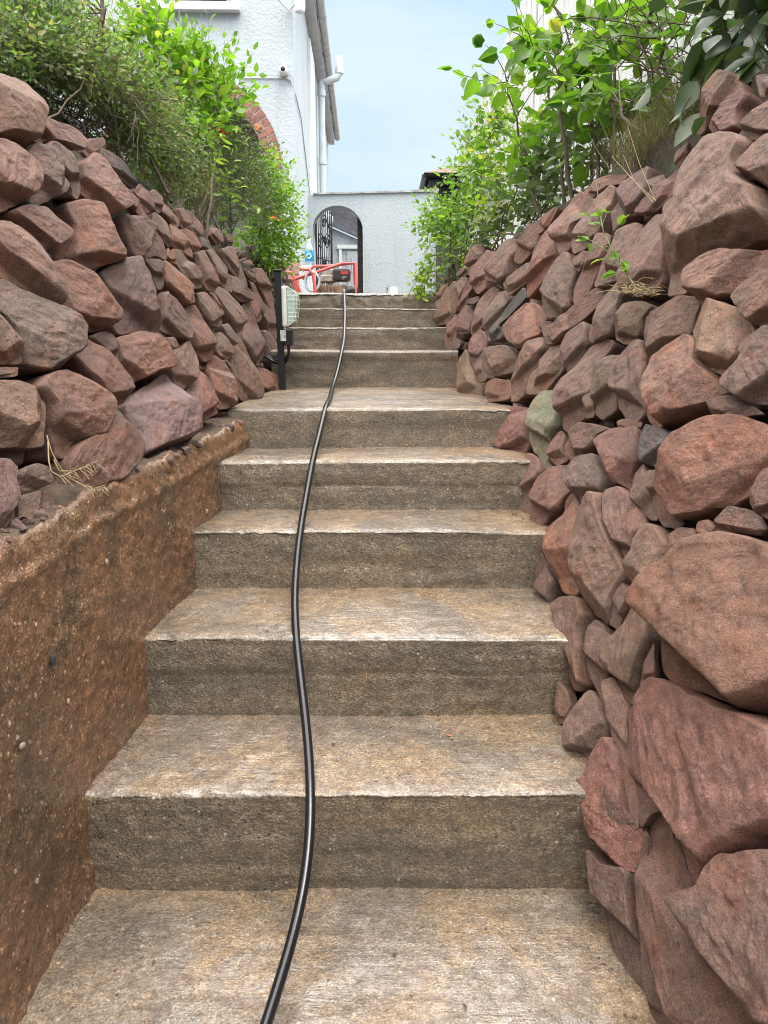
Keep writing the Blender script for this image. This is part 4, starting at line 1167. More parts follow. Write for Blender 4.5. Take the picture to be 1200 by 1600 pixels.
# neighbouring house seen through the arch
NY = 17.5
npx = lambda u, v: PY(u, v, NY)
nh = empty('neighbour_house', (-.8, NY, GZ), 'small white house with dark slate roof seen through the arch', 'house')
mb = MB()
pa, pb_, pc_, pd_ = npx(496, 353), npx(512, 353), npx(566, 377), npx(566, 460)
poly = [(-1.9, NY, GZ - .1), (float(pd_[0]) + .5, NY, GZ - .1), (float(pd_[0]) + .5, NY, float(pc_[2]) - .2), (float(pc_[0]), NY, float(pc_[2])), (float(pb_[0]), NY, float(pb_[2])), (-1.9, NY, float(pb_[2]) - .1)]
mb.prism(poly, (0, 2.5, 0)); mb.build('wall', M['render'], nh)
rf = MB(); r1, r2 = npx(512, 324), npx(570, 324)
z1, z2 = float(pb_[2]), float(pc_[2])
rf.hexa([(-1.95, NY - .05, z1 - .1), (float(pb_[0]), NY - .12, z1 + .012), (float(pb_[0]), NY + 3, z1 + .9), (-1.95, NY + 3, z1 + .9), (-1.95, NY - .05, z1 - .04), (float(pb_[0]), NY - .12, z1 + .06), (float(pb_[0]), NY + 3, z1 + 1.0), (-1.95, NY + 3, z1 + 1.0)])
for k in range(12):
    a0, a1 = k / 12, (k + 1) / 12; st = .012 * (k % 2)
    X0, X1 = float(pb_[0]) , float(pc_[0]) + .6
    sl = (z2 - z1) / (float(pc_[0]) - float(pb_[0]))
    f = lambda x, t: z1 + sl * (x - X0) + .01 + t * .8
    rf.hexa([(X0, NY - .12 + a0 * 2.4, f(X0, a0)), (X1, NY - .12 + a0 * 2.4, f(X1, a0)), (X1, NY - .12 + a1 * 2.4, f(X1, a1)), (X0, NY - .12 + a1 * 2.4, f(X0, a1)),
             (X0, NY - .12 + a0 * 2.4, f(X0, a0) + .07), (X1, NY - .12 + a0 * 2.4, f(X1, a0) + .07), (X1, NY - .12 + a1 * 2.4, f(X1, a1) + .03), (X0, NY - .12 + a1 * 2.4, f(X0, a1) + .03)])
rf.build('roof', M['slate'], nh)
d0, d1 = npx(534, 389), npx(562, 460)
dx0, dx1, dz = float(d0[0]), float(d1[0]), float(d0[2])
b = MB(); b.box(dx0 - .06, dx0, NY - .05, NY - .002, GZ, dz); b.box(dx1, dx1 + .06, NY - .05, NY - .002, GZ, dz); b.box(dx0 - .1, dx1 + .1, NY - .06, NY - .002, dz + .001, dz + .08)
dr = b.build('door', M['upvc'], nh)
MB().box(dx0 + .12, dx1 - .02, NY - .03, NY - .002, GZ + .05, dz - .05).build('leaf', simple_mat('pale_grey_door', (.5, .54, .56), .5), dr)
MB().box(dx0 + .2, dx1 - .08, NY - .04, NY - .031, dz - .5, dz - .2).build('pane', M['glass'], dr)
b = MB(); u0 = npx(512.5, 400); b.tube([(float(u0[0]), NY - .1, GZ), (float(u0[0]), NY - .1, 3.6)], .05, 10); b.build('downpipe', M['pipe'], nh, smooth=True)
b = MB(); l0 = npx(514, 345); b.lathe((float(l0[0]) + .02, NY - .16, float(l0[2])), [(.05, -.09), (.08, -.05), (.08, .06), (.03, .1)], 12); b.build('wall_lamp', M['upvc'], nh, smooth=True)

# dark roofed outbuilding beyond the right end of the wall
OY = 13.5
oq = lambda u, v: PY(u, v, OY)
ob_ = empty('outbuilding', (1.6, OY + 1, GZ), 'low dark building with brown tiled roof and black gutter beyond the white wall', 'building')
e = oq(668, 283); ex, ezz = float(e[0]), float(e[2])
b = MB(); b.box(ex + .24, ex + 4, OY + .25, OY + 5, GZ - .1, ezz - .02); b.build('wall', simple_mat('dark_boarding', (.03, .032, .04), .6, var=.2), ob_)
b = MB(); b.box(ex + .03, ex + 4.1, OY + .05, OY + .249, ezz - .05, ezz + .1); b.box(ex + .03, ex + .239, OY + .25, OY + 5, ezz - .05, ezz + .1); b.build('fascia', M['black'], ob_)
b = MB(); gp2 = [(.06 * cos(a), .06 * sin(a)) for a in np.linspace(pi, 2 * pi, 9)]
b.prism([(ex - .03 + a, OY - .03, ezz + .1 + c_) for a, c_ in gp2], (0, 5, 0)); b.prism([(ex - .03, OY - .03 + a, ezz + .1 + c_) for a, c_ in gp2], (4.2, 0, 0)); b.build('gutter', M['black'], ob_)
b = MB()
for k in range(7):                                             # overlapping tile courses, hipped towards the corner
    o0 = k * .28; zz = ezz + .12 + k * .11
    b.hexa([(ex - .06 + o0, OY - .06 + o0, zz), (ex + 4.2 - o0 * .2, OY - .06 + o0, zz), (ex + 4.2 - o0 * .2, OY + 5, zz), (ex - .06 + o0, OY + 5, zz),
            (ex + .24 + o0, OY + .24 + o0, zz + .13), (ex + 4.2 - o0 * .2, OY + .24 + o0, zz + .13), (ex + 4.2 - o0 * .2, OY + 5, zz + .13), (ex + .24 + o0, OY + 5, zz + .13)])
b.build('roof', simple_mat('brown_roof_tile', (.14, .095, .075), .8, var=.5, vscale=8, bump=(12, .6, .03)), ob_)
vp = empty('timber_post', (float(gp_(681, 380)[0]), GY - .05, GZ), 'thin dark timber post at the right end of the white wall', 'post')
b = MB(); xx = float(gp_(682, 380)[0]); b.box(xx, xx + .05, GY - .07, GY - .005, GZ - .05, float(gp_(682, 338)[2])); b.build('post', M['darkwood'], vp, bevel=.005)

# ------------------------------------------------------------------ board fence above the right wall
fence = empty('board_fence', (1.2, 5.5, 1.9), 'tall weathered grey white board fence standing above the right rock wall', 'fence')
def fence_mat():
    m, nt_, b_ = new_mat('weathered_white_boards'); g_ = NT(nt_)
    t = g_.n('ShaderNodeTexCoord').outputs['Object']
    gr_ = g_.noise(g_.mapping(t, (40, 40, 1.6)), 1.0, 6, .65, .3)
    c_ = g_.ramp(gr_, [(.3, (.46, .48, .48)), (.6, (.70, .72, .71)), (.8, (.8, .81, .79))])
    st_ = g_.noise(t, 2.2, 5, .65)
    c_ = g_.mix(g_.ramp(st_, [(.52, 0.0), (.75, .5)]), c_, (.3, .31, .27))
    g_.l(c_, b_.inputs['Base Color']); b_.inputs['Roughness'].default_value = .85
    g_.l(g_.bump(gr_, .5, .006), b_.inputs['Normal'])
    return m
M['fence'] = fence_mat()
def fence_x(y): return interp(y, [0, 3.5, 6, 9, 11], [1.42, 1.26, 1.15, 1.04, 1.0])
panels = [(1.0, 2.75, 3.82), (2.8, 4.55, 3.78), (4.6, 6.35, 3.84), (6.4, 7.75, 3.86), (7.8, 9.4, 3.72), (9.45, 10.8, 3.7)]
rf_ = random.Random(3)
for (y0, y1, zt_) in panels:
    b = MB(); y = y0
    while y < y1 - .02:
        wd = .098; x = float(fence_x(y)); x2 = float(fence_x(y + wd)); h = zt_ + rf_.uniform(-.012, .012) + .02 * sin(y * 3); o = rf_.uniform(0, .006)
        zb = 1.75 + .35 * max(0, min(1, (6 - y) / 5)) - .55
        b.hexa([(x + o, y, zb), (x + o + .02, y, zb), (x2 + o + .02, y + wd - .006, zb), (x2 + o, y + wd - .006, zb), (x + o, y, h), (x + o + .02, y, h), (x2 + o + .02, y + wd - .006, h + rf_.uniform(-.004, .004)), (x2 + o, y + wd - .006, h)])
        y += wd
    b.build('board_panel', M['fence'], fence)
    b = MB(); x = float(fence_x(y1)); b.box(x + .024, x + .11, y1 - .02, y1 + .06, 1.2, zt_ - .06); b.build('post', M['fence'], fence)
    for zz in (2.0, zt_ - .3):
        b = MB(); b.hexa([(float(fence_x(y0)) + .03, y0, zz), (float(fence_x(y0)) + .07, y0, zz), (float(fence_x(y1)) + .07, y1 - .03, zz), (float(fence_x(y1)) + .03, y1 - .03, zz), (float(fence_x(y0)) + .03, y0, zz + .08), (float(fence_x(y0)) + .07, y0, zz + .08), (float(fence_x(y1)) + .07, y1 - .03, zz + .08), (float(fence_x(y1)) + .03, y1 - .03, zz + .08)])
        b.build('rail', M['fence'], fence)
# ------------------------------------------------------------------ foliage
T_OVATE = (np.array([[0, 0, 0], [.36, 0, .0], [.72, 0, -.015], [1, 0, -.07], [.16, .17, .035], [.42, .27, .055], [.75, .17, .03], [.16, -.17, .035], [.42, -.27, .055], [.75, -.17, .03]]),
           [(0, 1, 5, 4), (1, 2, 6, 5), (0, 7, 8, 1), (1, 8, 9, 2)], [(2, 3, 6), (2, 9, 3)])
T_HEART = (np.array([[0, 0, 0], [.36, 0, -.01], [.7, 0, -.05], [1, 0, -.15], [-.07, .2, .02], [.3, .39, .06], [.68, .25, .0], [-.07, -.2, .02], [.3, -.39, .06], [.68, -.25, .0]]),
           T_OVATE[1], T_OVATE[2])
T_LANCE = (T_OVATE[0] * np.array([1, .55, 1]), T_OVATE[1], T_OVATE[2])
T_SMALL = (np.array([[0, 0, 0], [.5, .27, .06], [1, 0, -.03], [.5, -.27, .06], [.5, 0, 0]]), [(0, 4, 2, 1)], [(0, 3, 4), (4, 3, 2)])


def unit(a): return a / (np.linalg.norm(a, axis=-1, keepdims=True) + 1e-9)


class Leaves:
    def __init__(s): s.V = []; s.Q = []; s.T = []; s.t = []; s.n = 0

    def add(s, tpl, pos, d, nrm, L, tint, curl=1.0):
        pos, d, nrm = np.atleast_2d(pos), unit(np.atleast_2d(d)), np.atleast_2d(nrm)
        nrm = unit(nrm - d * (nrm * d).sum(1, keepdims=True)); sd = np.cross(nrm, d)
        k = tpl[0]; L = np.asarray(L).reshape(-1, 1, 1)
        v = pos[:, None] + L * (k[None, :, 0:1] * d[:, None] + k[None, :, 1:2] * sd[:, None] + k[None, :, 2:3] * curl * np.random.default_rng(len(pos) + s.n).uniform(.2, 2.6, (len(pos), 1, 1)) * nrm[:, None])
        m, K = len(pos), len(k); base = s.n + np.arange(m)[:, None, None] * K
        s.V.append(v.reshape(-1, 3))
        if tpl[1]: s.Q.append((base + np.array(tpl[1])[None]).reshape(-1, 4))
        if tpl[2]: s.T.append((base + np.array(tpl[2])[None]).reshape(-1, 3))
        off = np.where(np.abs(k[:, 1]) < .01, .07, -.05); rr = np.random.default_rng(s.n)
        s.t.append((np.repeat(np.asarray(tint, float).reshape(-1, 1), K, 1) + off[None] + rr.normal(0, .025, (m, K))).ravel()); s.n += m * K

    def build(s, name, mat, parent):
        fs = []
        if s.Q: fs.append(np.concatenate(s.Q))
        if s.T: fs.append(np.concatenate(s.T))
        return link(name, np_mesh(name, np.concatenate(s.V), fs, True, np.concatenate(s.t)), mat, parent)


class Tubes:
    """many thin stems in one numpy mesh"""
    def __init__(s): s.V = []; s.Q = []; s.n = 0

    def add(s, pts, r0, r1, k=5):
        pts = np.asarray(pts, float); m = len(pts)
        t = unit(np.gradient(pts, axis=0)); ref = np.array([.31, .2, .93]); u = unit(np.cross(t, ref)); w = np.cross(t, u)
        r = np.linspace(r0, r1, m)[:, None, None]; a = np.linspace(0, 2 * pi, k, endpoint=False)
        v = pts[:, None] + r * (np.cos(a)[None, :, None] * u[:, None] + np.sin(a)[None, :, None] * w[:, None])
        s.V.append(v.reshape(-1, 3)); s.Q.append(grid_faces(m, k, True) + s.n); s.n += m * k

    def build(s, name, mat, parent):
        return link(name, np_mesh(name, np.concatenate(s.V), [np.concatenate(s.Q)]), mat, parent)


def curve(p0, p1, sag, rng, n=8, jit=.02):
    t = np.linspace(0, 1, n)[:, None]
    p = p0 + (p1 - p0) * t; p[:, 2] += (sag * 4 * t * (1 - t))[:, 0]
    L = np.linalg.norm(p1 - p0)
    return p + (t * (1 - t) * 4) * rng.normal(0, jit * L, (1, 3)) + rng.normal(0, jit * L * .25, (n, 3)) * np.minimum(1, 4 * t * (1 - t))


UPV = np.array([0, 0, 1.0])


def twig_leaves(lv, pts, tpl, L, space, rng, tint, opp=False, droop=.3, start=.15, ljit=.3, flat=.5, side_ang=.9):
    seg = np.linalg.norm(np.diff(pts, axis=0), axis=1); s = np.concatenate([[0], np.cumsum(seg)])
    n = max(2, int(s[-1] * (1 - start) / space)); q = np.linspace(s[-1] * start, s[-1], n)
    pos = np.stack([np.interp(q, s, pts[:, k]) for k in range(3)], 1)
    tan = unit(np.stack([np.interp(q, s, np.gradient(pts[:, k])) for k in range(3)], 1))
    side = unit(np.cross(tan, UPV + rng.normal(0, .35, (n, 3))))
    sets = (1, -1) if opp else (None,)
    for sg in sets:
        sgn = np.where(np.arange(n) % 2 == 0, 1, -1)[:, None] if sg is None else sg
        d = side * sgn * side_ang + tan * .55 + rng.normal(0, .28, (n, 3)) - UPV * droop
        d[-1] = tan[-1] - UPV * droop * .5
        nr = UPV * flat + rng.normal(0, .45, (n, 3))
        lv.add(tpl, pos + unit(d) * L * .12, d, nr, L * (1 + rng.uniform(-ljit, ljit, n)) * np.linspace(1, .72, n), np.clip(tint + rng.normal(0, .13, n), 0, 1))


def bush(name, label, cat, base, clusters, tpl, L, space, tlen, mat, stem_mat, seed, opp=False, droop=.25, tint=(.2, .8), group=None, stem_r=.006, nstem=7, upness=.5, flowers=None, twig_r=.0009):
    """clusters: (u, v, zc, ru, rv, rdepth, n)"""
    rng = np.random.default_rng(seed)
    root = empty(name, base, label, cat, group)
    lv = Leaves(); tb = Tubes(); st = Tubes(); base = np.array(base, float)
    cents = []
    for (u, v, zc, ru, rv, rd, n) in clusters:
        c = P(u, v, zc); k = zc / F_PX; cents.append((c, n, max(ru, rv) * k))
        for _ in range(n):
            q = rng.normal(0, 1, 3); q = q / np.linalg.norm(q) * (rng.random() ** .42)
            p0 = c + np.array([q[0] * ru * k, q[1] * rd, q[2] * rv * k])
            out = np.array([q[0], q[1], q[2] * 1.0]) * .8 + UPV * upness + rng.normal(0, .4, 3)
            out = out / np.linalg.norm(out)
            ln = tlen * rng.uniform(.6, 1.35)
            p1 = p0 + out * ln
            pts = curve(p0, p1, rng.uniform(-.02, .08) * ln, rng, 6, .06)
            tb.add(pts, twig_r, twig_r * .5, 4)
            hgt = (q[2] + 1) / 2
            tt = tint[0] + (tint[1] - tint[0]) * np.clip(rng.normal(.5, .3) , 0, 1)
            twig_leaves(lv, pts, tpl, L * rng.uniform(.8, 1.15), space, rng, tt, opp, droop)
    for _ in range(nstem):
        c, n, rr = cents[int(rng.integers(len(cents)))]
        b0 = base + np.array([rng.normal(0, .06), rng.normal(0, .12), -.05])
        st.add(curve(b0, c + rng.normal(0, rr * .35, 3), .05, rng, 9, .05), stem_r, stem_r * .35, 6)
    lv.build('foliage', mat, root); tb.build('twig', stem_mat, root); st.build('stem', M['bark'], root)
    if flowers:
        for (u, v, zc, sz) in flowers:
            c = P(u, v, zc); fl = Leaves(); n = 16
            a = rng.uniform(0, 2 * pi, n); d = np.stack([np.cos(a), -.35 - .4 * rng.random(n), np.sin(a) * .8 + .35], 1)
            fl.add(T_OVATE, np.repeat(c[None], n, 0) + rng.normal(0, sz * .3, (n, 3)), d, np.repeat(np.array([[0, -.6, .8]]), n, 0), np.full(n, sz), np.full(n, .5))
            fl.build('flower', M['orange'], root)
    return root


def grass(name, label, cat, base, spots, n, length, mat, seed, lean=(0, 0, 0), width=.0016, spread=.1, hang=.5, stuff=False):
    rng = np.random.default_rng(seed); root = empty(name, base, label, cat)
    V, Q, cnt = [], [], 0
    for (u, v, zc, ru, rv, rd) in spots:
        c = P(u, v, zc); k = zc / F_PX
        for _ in range(n):
            p0 = c + np.array([rng.normal(0, ru * k), rng.normal(0, rd), rng.normal(0, rv * k)])
            ln = length * rng.uniform(.45, 1.3); d = np.array([rng.normal(0, spread * 3), rng.normal(0, spread * 3), 1.0]) + np.array(lean); d /= np.linalg.norm(d)
            t = np.linspace(0, 1, 6)[:, None]
            p = p0 + d * ln * t - UPV * hang * ln * t ** 2 * rng.uniform(.2, 1.1) + rng.normal(0, .05 * ln, 3) * t ** 2
            sd = np.cross(d, rng.normal(0, 1, 3)); sd /= np.linalg.norm(sd)
            w = width * (1 - t * .85) * rng.uniform(.6, 1.3)
            V.append(np.stack([p - sd * w, p + sd * w], 1).reshape(-1, 3))
            i = np.arange(5) * 2 + cnt; Q.append(np.stack([i, i + 1, i + 3, i + 2], 1)); cnt += 12
    V = np.concatenate(V)
    o = link('blades', np_mesh('blades', V, [np.concatenate(Q)], True, np.repeat(rng.random(len(V) // 12), 12)), mat, root)
    return root


G_lime = leaf_mat('lime_leaf', [(0, (.06, .135, .018)), (.5, (.13, .235, .03)), (.85, (.215, .31, .045)), (1, (.32, .29, .07))], .38, .45)
G_mid = leaf_mat('mid_green_leaf', [(0, (.065, .13, .028)), (.5, (.13, .235, .045)), (1, (.25, .34, .07))], .38, .42)
G_dark = leaf_mat('small_dark_leaf', [(0, (.03, .045, .018)), (.5, (.075, .112, .038)), (.85, (.14, .19, .07)), (1, (.24, .2, .1))], .5, .3)
G_sage = leaf_mat('sage_green_leaf', [(0, (.04, .075, .028)), (.5, (.10, .165, .06)), (.85, (.2, .27, .11)), (1, (.27, .22, .12))], .5, .35)
M['greytwig'] = simple_mat('grey_brown_twig', (.13, .105, .075), .85, var=.4, vscale=30)
G_grey = leaf_mat('grey_green_leaf', [(0, (.055, .085, .045)), (.5, (.10, .145, .07)), (1, (.2, .25, .14))], .45, .3)
G_big = leaf_mat('large_dark_leaf', [(0, (.02, .04, .018)), (.6, (.045, .075, .035)), (1, (.13, .16, .10))], .3, .3)
G_grass = leaf_mat('dry_grass_blade', [(0, (.09, .072, .04)), (.45, (.135, .108, .06)), (.7, (.09, .115, .045)), (1, (.26, .21, .125))], .7, .3)
G_gg = leaf_mat('green_grass_blade', [(0, (.05, .085, .025)), (.6, (.1, .15, .04)), (1, (.25, .23, .1))], .6, .35)


def lbase(y, dz=0): return np.array([float(left_face(y, 1.62)) - .12, y, 1.62 + dz])
def rbase(y, dz=0): z = float(interp(y, [1, 2, 3, 4.6, 5.6], [1.82, 1.8, 1.7, 1.6, 1.5])); return np.array([float(right_face(y, z)) + .12, y, z + dz])


# --- left side
bush('small_leaved_shrub', 'dense grey green tiny leaved shrub spilling over the near end of the left wall', 'shrub', lbase(2.1),
     [(20, 60, 2.3, 80, 50, .2, 320), (85, 62, 2.4, 72, 52, .2, 380), (165, 135, 2.55, 48, 50, .18, 280), (40, 98, 2.2, 80, 26, .1, 330), (125, 112, 2.35, 60, 28, .12, 260), (235, 200, 2.8, 52, 60, .16, 380), (205, 165, 2.65, 36, 55, .12, 230), (262, 255, 3.0, 40, 42, .12, 230), (200, 225, 2.6, 30, 30, .08, 120), (-90, 60, 2.2, 70, 60, .25, 150), (-260, 40, 2.0, 110, 70, .3, 200), (-480, 0, 1.9, 130, 80, .3, 200), (50, 15, 2.5, 90, 26, .2, 150)],
     T_OVATE, .021, .0125, .085, G_sage, M['greytwig'], 101, droop=.1, tint=(.15, .95), stem_r=.004, nstem=2, upness=.25)
bush('yellow_green_shrub', 'sparse yellowish green leaves backlit behind the small leaved shrub', 'shrub', lbase(2.9, .1),
     [(60, 12, 3.1, 60, 25, .15, 40), (140, 30, 3.2, 60, 30, .15, 50), (190, 45, 3.2, 30, 30, .15, 30), (20, 30, 3.0, 40, 30, .15, 25)],
     T_LANCE, .034, .022, .12, G_lime, M['greenstem'], 102, tint=(.5, 1.0), nstem=6)
bush('bright_leafy_shrub', 'bright lime green leafy shrub standing tallest on the left wall against the white house', 'shrub', lbase(3.3),
     [(238, 100, 3.5, 36, 45, .16, 48), (280, 105, 3.6, 40, 45, .18, 52), (318, 140, 3.7, 40, 45, .18, 62), (268, 165, 3.5, 45, 40, .18, 60), (330, 185, 3.7, 36, 30, .16, 42), (350, 160, 3.8, 24, 26, .12, 30), (300, 215, 3.5, 40, 30, .14, 36), (222, 65, 3.5, 18, 30, .1, 16), (352, 130, 3.8, 10, 20, .1, 5)],
     T_OVATE, .058, .024, .15, G_lime, M['greenstem'], 103, tint=(.15, .8), nstem=10, droop=.1, upness=.8, stem_r=.007)
bush('dark_cotoneaster', 'dark fine leaved bush with orange flowers hanging over the middle of the left wall', 'shrub', lbase(3.9),
     [(345, 230, 3.8, 40, 40, .15, 240), (372, 256, 4.1, 32, 50, .15, 290), (396, 305, 4.4, 26, 55, .14, 250), (360, 300, 3.9, 45, 45, .14, 220), (310, 270, 3.6, 45, 40, .14, 200), (340, 340, 3.9, 30, 25, .1, 90), (300, 310, 3.5, 30, 25, .1, 70)],
     T_SMALL, .017, .010, .10, G_dark, M['bark'], 104, tint=(.1, .75), nstem=12, upness=.15,
     flowers=[(347, 209, 3.62, .022), (352, 211, 3.62, .02), (404, 199, 4.1, .022), (429, 340, 4.5, .02)])
bush('broad_leaved_seedling', 'olive green broad leaved shoots drooping below the dark bush on the left wall', 'shrub', lbase(3.5),
     [(335, 265, 3.45, 30, 25, .08, 10), (350, 300, 3.55, 30, 25, .08, 12), (345, 345, 3.7, 25, 20, .06, 8)],
     T_LANCE, .06, .03, .14, G_mid, M['greenstem'], 105, tint=(.3, .9), nstem=4, droop=.4)
bush('climbing_hedge', 'fresh light green creeper trailing down the far end of the left wall beside the lamp', 'creeper', lbase(4.9),
     [(415, 285, 4.6, 22, 35, .14, 90), (430, 330, 4.8, 26, 45, .16, 150), (420, 380, 4.7, 34, 35, .16, 150), (440, 370, 4.9, 20, 45, .14, 90), (400, 400, 4.6, 24, 22, .12, 60), (428, 405, 4.7, 20, 14, .1, 44), (436, 295, 4.9, 16, 30, .1, 36)],
     T_OVATE, .036, .017, .11, G_lime, M['greenstem'], 106, tint=(.1, .75), nstem=8)
grass('grass_tuft', 'wispy dry and green grass hanging from the soil under the left shrubs', 'grass', lbase(2.8),
      [(120, 150, 2.35, 35, 18, .06), (185, 190, 2.6, 25, 30, .06), (240, 270, 2.9, 35, 30, .07), (290, 300, 3.2, 25, 25, .07), (90, 130, 2.3, 40, 10, .05)], 120, .19, G_grass, 107, lean=(.55, -.3, -.2), hang=.8, width=.0011)
grass('green_grass_clump', 'green grass blades growing below the lime shrub on the left wall', 'grass', lbase(3.1),
      [(262, 255, 3.1, 22, 20, .06), (230, 235, 2.9, 25, 25, .06)], 130, .20, G_gg, 108, lean=(.4, -.2, .2), hang=.7, width=.0014)
# bare dark twigs and a dead branch
rng = np.random.default_rng(9)
tw = empty('dead_branch', lbase(2.3), 'dark bare dead branch sticking up through the small leaved shrub', 'branch')
t = Tubes()
main = curve(P(172, 165, 2.5), P(160, -30, 2.5), 0, rng, 10, .03); t.add(main, .009, .006, 7)
for k in range(26):
    a = main[int(rng.integers(3, 10))]; t.add(curve(a, a + np.array([rng.normal(-.05, .1), rng.normal(0, .06), rng.uniform(-.04, .14)]), .02, rng, 6, .06), .003, .001, 4)
t.build('branch', M['bark'], tw)
rt = empty('hanging_roots', lbase(2.4), 'tangle of dark roots and thin stems under the overhang of the left shrubs', 'roots')
t = Tubes()
for k in range(150):
    a = P(rng.uniform(60, 215), rng.uniform(120, 190), rng.uniform(2.35, 2.8)); t.add(curve(a, a + np.array([rng.normal(.04, .1), rng.normal(-.02, .08), rng.uniform(-.2, .02)]), -.02, rng, 8, .08), .0022, .0008, 4)
t.add(curve(P(30, 110, 2.2), P(150, 160, 2.45), -.03, rng, 10, .03), .008, .005, 6)
t.build('roots', M['bark'], rt)
dr = empty('dry_rootlets', P(95, 740, 1.36), 'pale dry stringy rootlets hanging from a gap low in the left wall', 'roots')
t = Tubes()
def px_line(pts, zc): return np.array([P(u, v, z) for (u, v), z in zip(pts, zc)])
zz = float(P(0, 0, 1)[1]) * 0 + 1.385
def smooth(p, n=24):
    p = np.asarray(p, float); q = np.linspace(0, len(p) - 1, n); return np.stack([np.interp(q, range(len(p)), p[:, k]) for k in range(3)], 1)
for pts in ([(73, 680), (80, 705), (92, 728), (105, 745), (125, 757), (150, 762), (162, 758)], [(75, 690), (76, 720), (80, 737), (95, 745), (118, 735), (140, 725), (155, 720)], [(84, 718), (92, 736), (110, 736), (128, 732), (135, 728)]):
    hz_ = []
    for (u, v) in pts:
        h = hit_face(u, v, -1); hz_.append(float(np.dot(h - CAM, FWD)) - .05)
    c = smooth(px_line(pts, hz_)); t.add(c, .0017, .001, 5)
    for k in range(10, 24):
        for s_ in (1, -1):
            if rng.random() < .7: t.add(curve(c[k], c[k] + np.array([rng.uniform(.005, .03), rng.normal(-.01, .01), s_ * rng.uniform(.006, .022)]), 0, rng, 4, .05), .0008, .0004, 3)
t.build('rootlets', M['straw'], dr)

# --- right side
def tree_shrub(name, label, base_list, tips, L, mat, seed, tpl=T_HEART, twigs=9, tw=.26, space=.05, group=None, stem_r=.009, opp=True, tint=(.1, .8), droop=.45):
    rng = np.random.default_rng(seed); root = empty(name, base_list[0], label, 'shrub', group)
    lv = Leaves(); st = Tubes(); tb = Tubes()
    for (b0, (u, v, zc)) in zip(base_list, tips):
        tip = P(u, v, zc); pts = curve(np.array(b0) - UPV * .06, tip, .06, rng, 16, .05); st.add(pts, stem_r, stem_r * .3, 7)
        ln = np.linalg.norm(tip - b0)
        for k in range(twigs):
            s = rng.uniform(.28, 1.0); i = s * 15; i0 = int(min(14, i)); a = pts[i0] + (pts[i0 + 1] - pts[i0]) * (i - i0)
            d = rng.normal(0, 1, 3); d[2] = abs(d[2]) * .55 + .15; d /= np.linalg.norm(d)
            q = curve(a, a + d * tw * rng.uniform(.6, 1.3), .02, rng, 8, .06); tb.add(q, .0028, .001, 5)
            twig_leaves(lv, q, tpl, L * rng.uniform(.7, 1.1), space, rng, rng.uniform(*tint), opp, droop, .2)
    lv.build('foliage', mat, root); st.build('stem', M['bark'], root); tb.build('twig', M['greenstem'], root)
    return root

tree_shrub('heart_leaved_shrub', 'tall bright green heart leaved shrub rising against the pale fence', [rbase(3.2), rbase(3.4, .02), rbase(3.0), rbase(3.6), rbase(2.9), rbase(3.3, .1), rbase(2.75)],
           [(870, 20, 3.25), (820, 60, 3.5), (930, 30, 3.1), (790, 120, 3.7), (985, -10, 2.9), (890, -60, 3.2), (1040, -30, 2.75)], .092, G_lime, 201, twigs=13, tw=.27, space=.055, tint=(.05, .7))
tree_shrub('overhanging_shrub', 'darker leafy shrub with drooping twigs near the top of the right wall', [rbase(2.8), rbase(2.7), rbase(2.5)],
           [(990, 40, 2.75), (1030, -20, 2.6), (930, 130, 2.85)], .065, G_mid, 202, twigs=5, tw=.24, space=.055, tint=(.0, .6), tpl=T_OVATE)
bush('mixed_creeper', 'light green creeper tumbling over the far end of the right wall', 'creeper', rbase(5.0),
     [(698, 345, 5.2, 20, 30, .15, 76), (736, 290, 5.0, 26, 45, .18, 100), (755, 250, 4.7, 36, 55, .18, 110), (700, 380, 5.1, 26, 30, .14, 80), (735, 340, 4.8, 30, 40, .16, 100), (672, 352, 5.2, 14, 22, .1, 32), (765, 195, 4.6, 26, 30, .14, 40)],
     T_OVATE, .052, .026, .13, G_mid, M['greenstem'], 203, tint=(.2, .95), nstem=10)
bush('lime_shoots', 'yellowish lime shoots mixed through the right hand bushes above the orange stones', 'shrub', rbase(4.3),
     [(800, 250, 4.2, 30, 35, .12, 34), (840, 230, 3.8, 32, 36, .12, 36), (770, 345, 4.4, 22, 18, .1, 26), (790, 310, 4.2, 30, 25, .1, 30), (735, 410, 4.7, 14, 10, .06, 8)],
     T_OVATE, .05, .028, .14, G_lime, M['greenstem'], 204, tint=(.4, 1.0), nstem=7)
bush('grey_leaved_bramble', 'dull grey green low leaves spreading along the top of the right wall', 'bramble', rbase(3.7),
     [(800, 330, 4.1, 34, 28, .12, 50), (835, 300, 3.8, 36, 34, .12, 62), (870, 270, 3.5, 34, 34, .12, 60), (900, 240, 3.2, 28, 28, .1, 40), (840, 340, 3.7, 26, 16, .08, 34), (770, 372, 4.3, 20, 18, .08, 34), (735, 405, 4.7, 16, 16, .08, 30), (715, 430, 5.0, 12, 12, .06, 22), (880, 315, 3.4, 20, 12, .06, 18)],
     T_OVATE, .055, .032, .13, G_grey, M['greenstem'], 205, tint=(.2, .9), nstem=7, droop=.3)
bush('bright_weed', 'bright yellow green weed growing at the right end of the top step', 'weed', np.array([.27, 5.35, 1.5]),
     [(664, 446, 5.25, 13, 20, .07, 40), (672, 425, 5.3, 16, 18, .07, 40), (660, 465, 5.2, 8, 8, .05, 14)],
     T_HEART, .034, .02, .08, G_lime, M['greenstem'], 206, tint=(.5, 1.0), nstem=5, stem_r=.003)
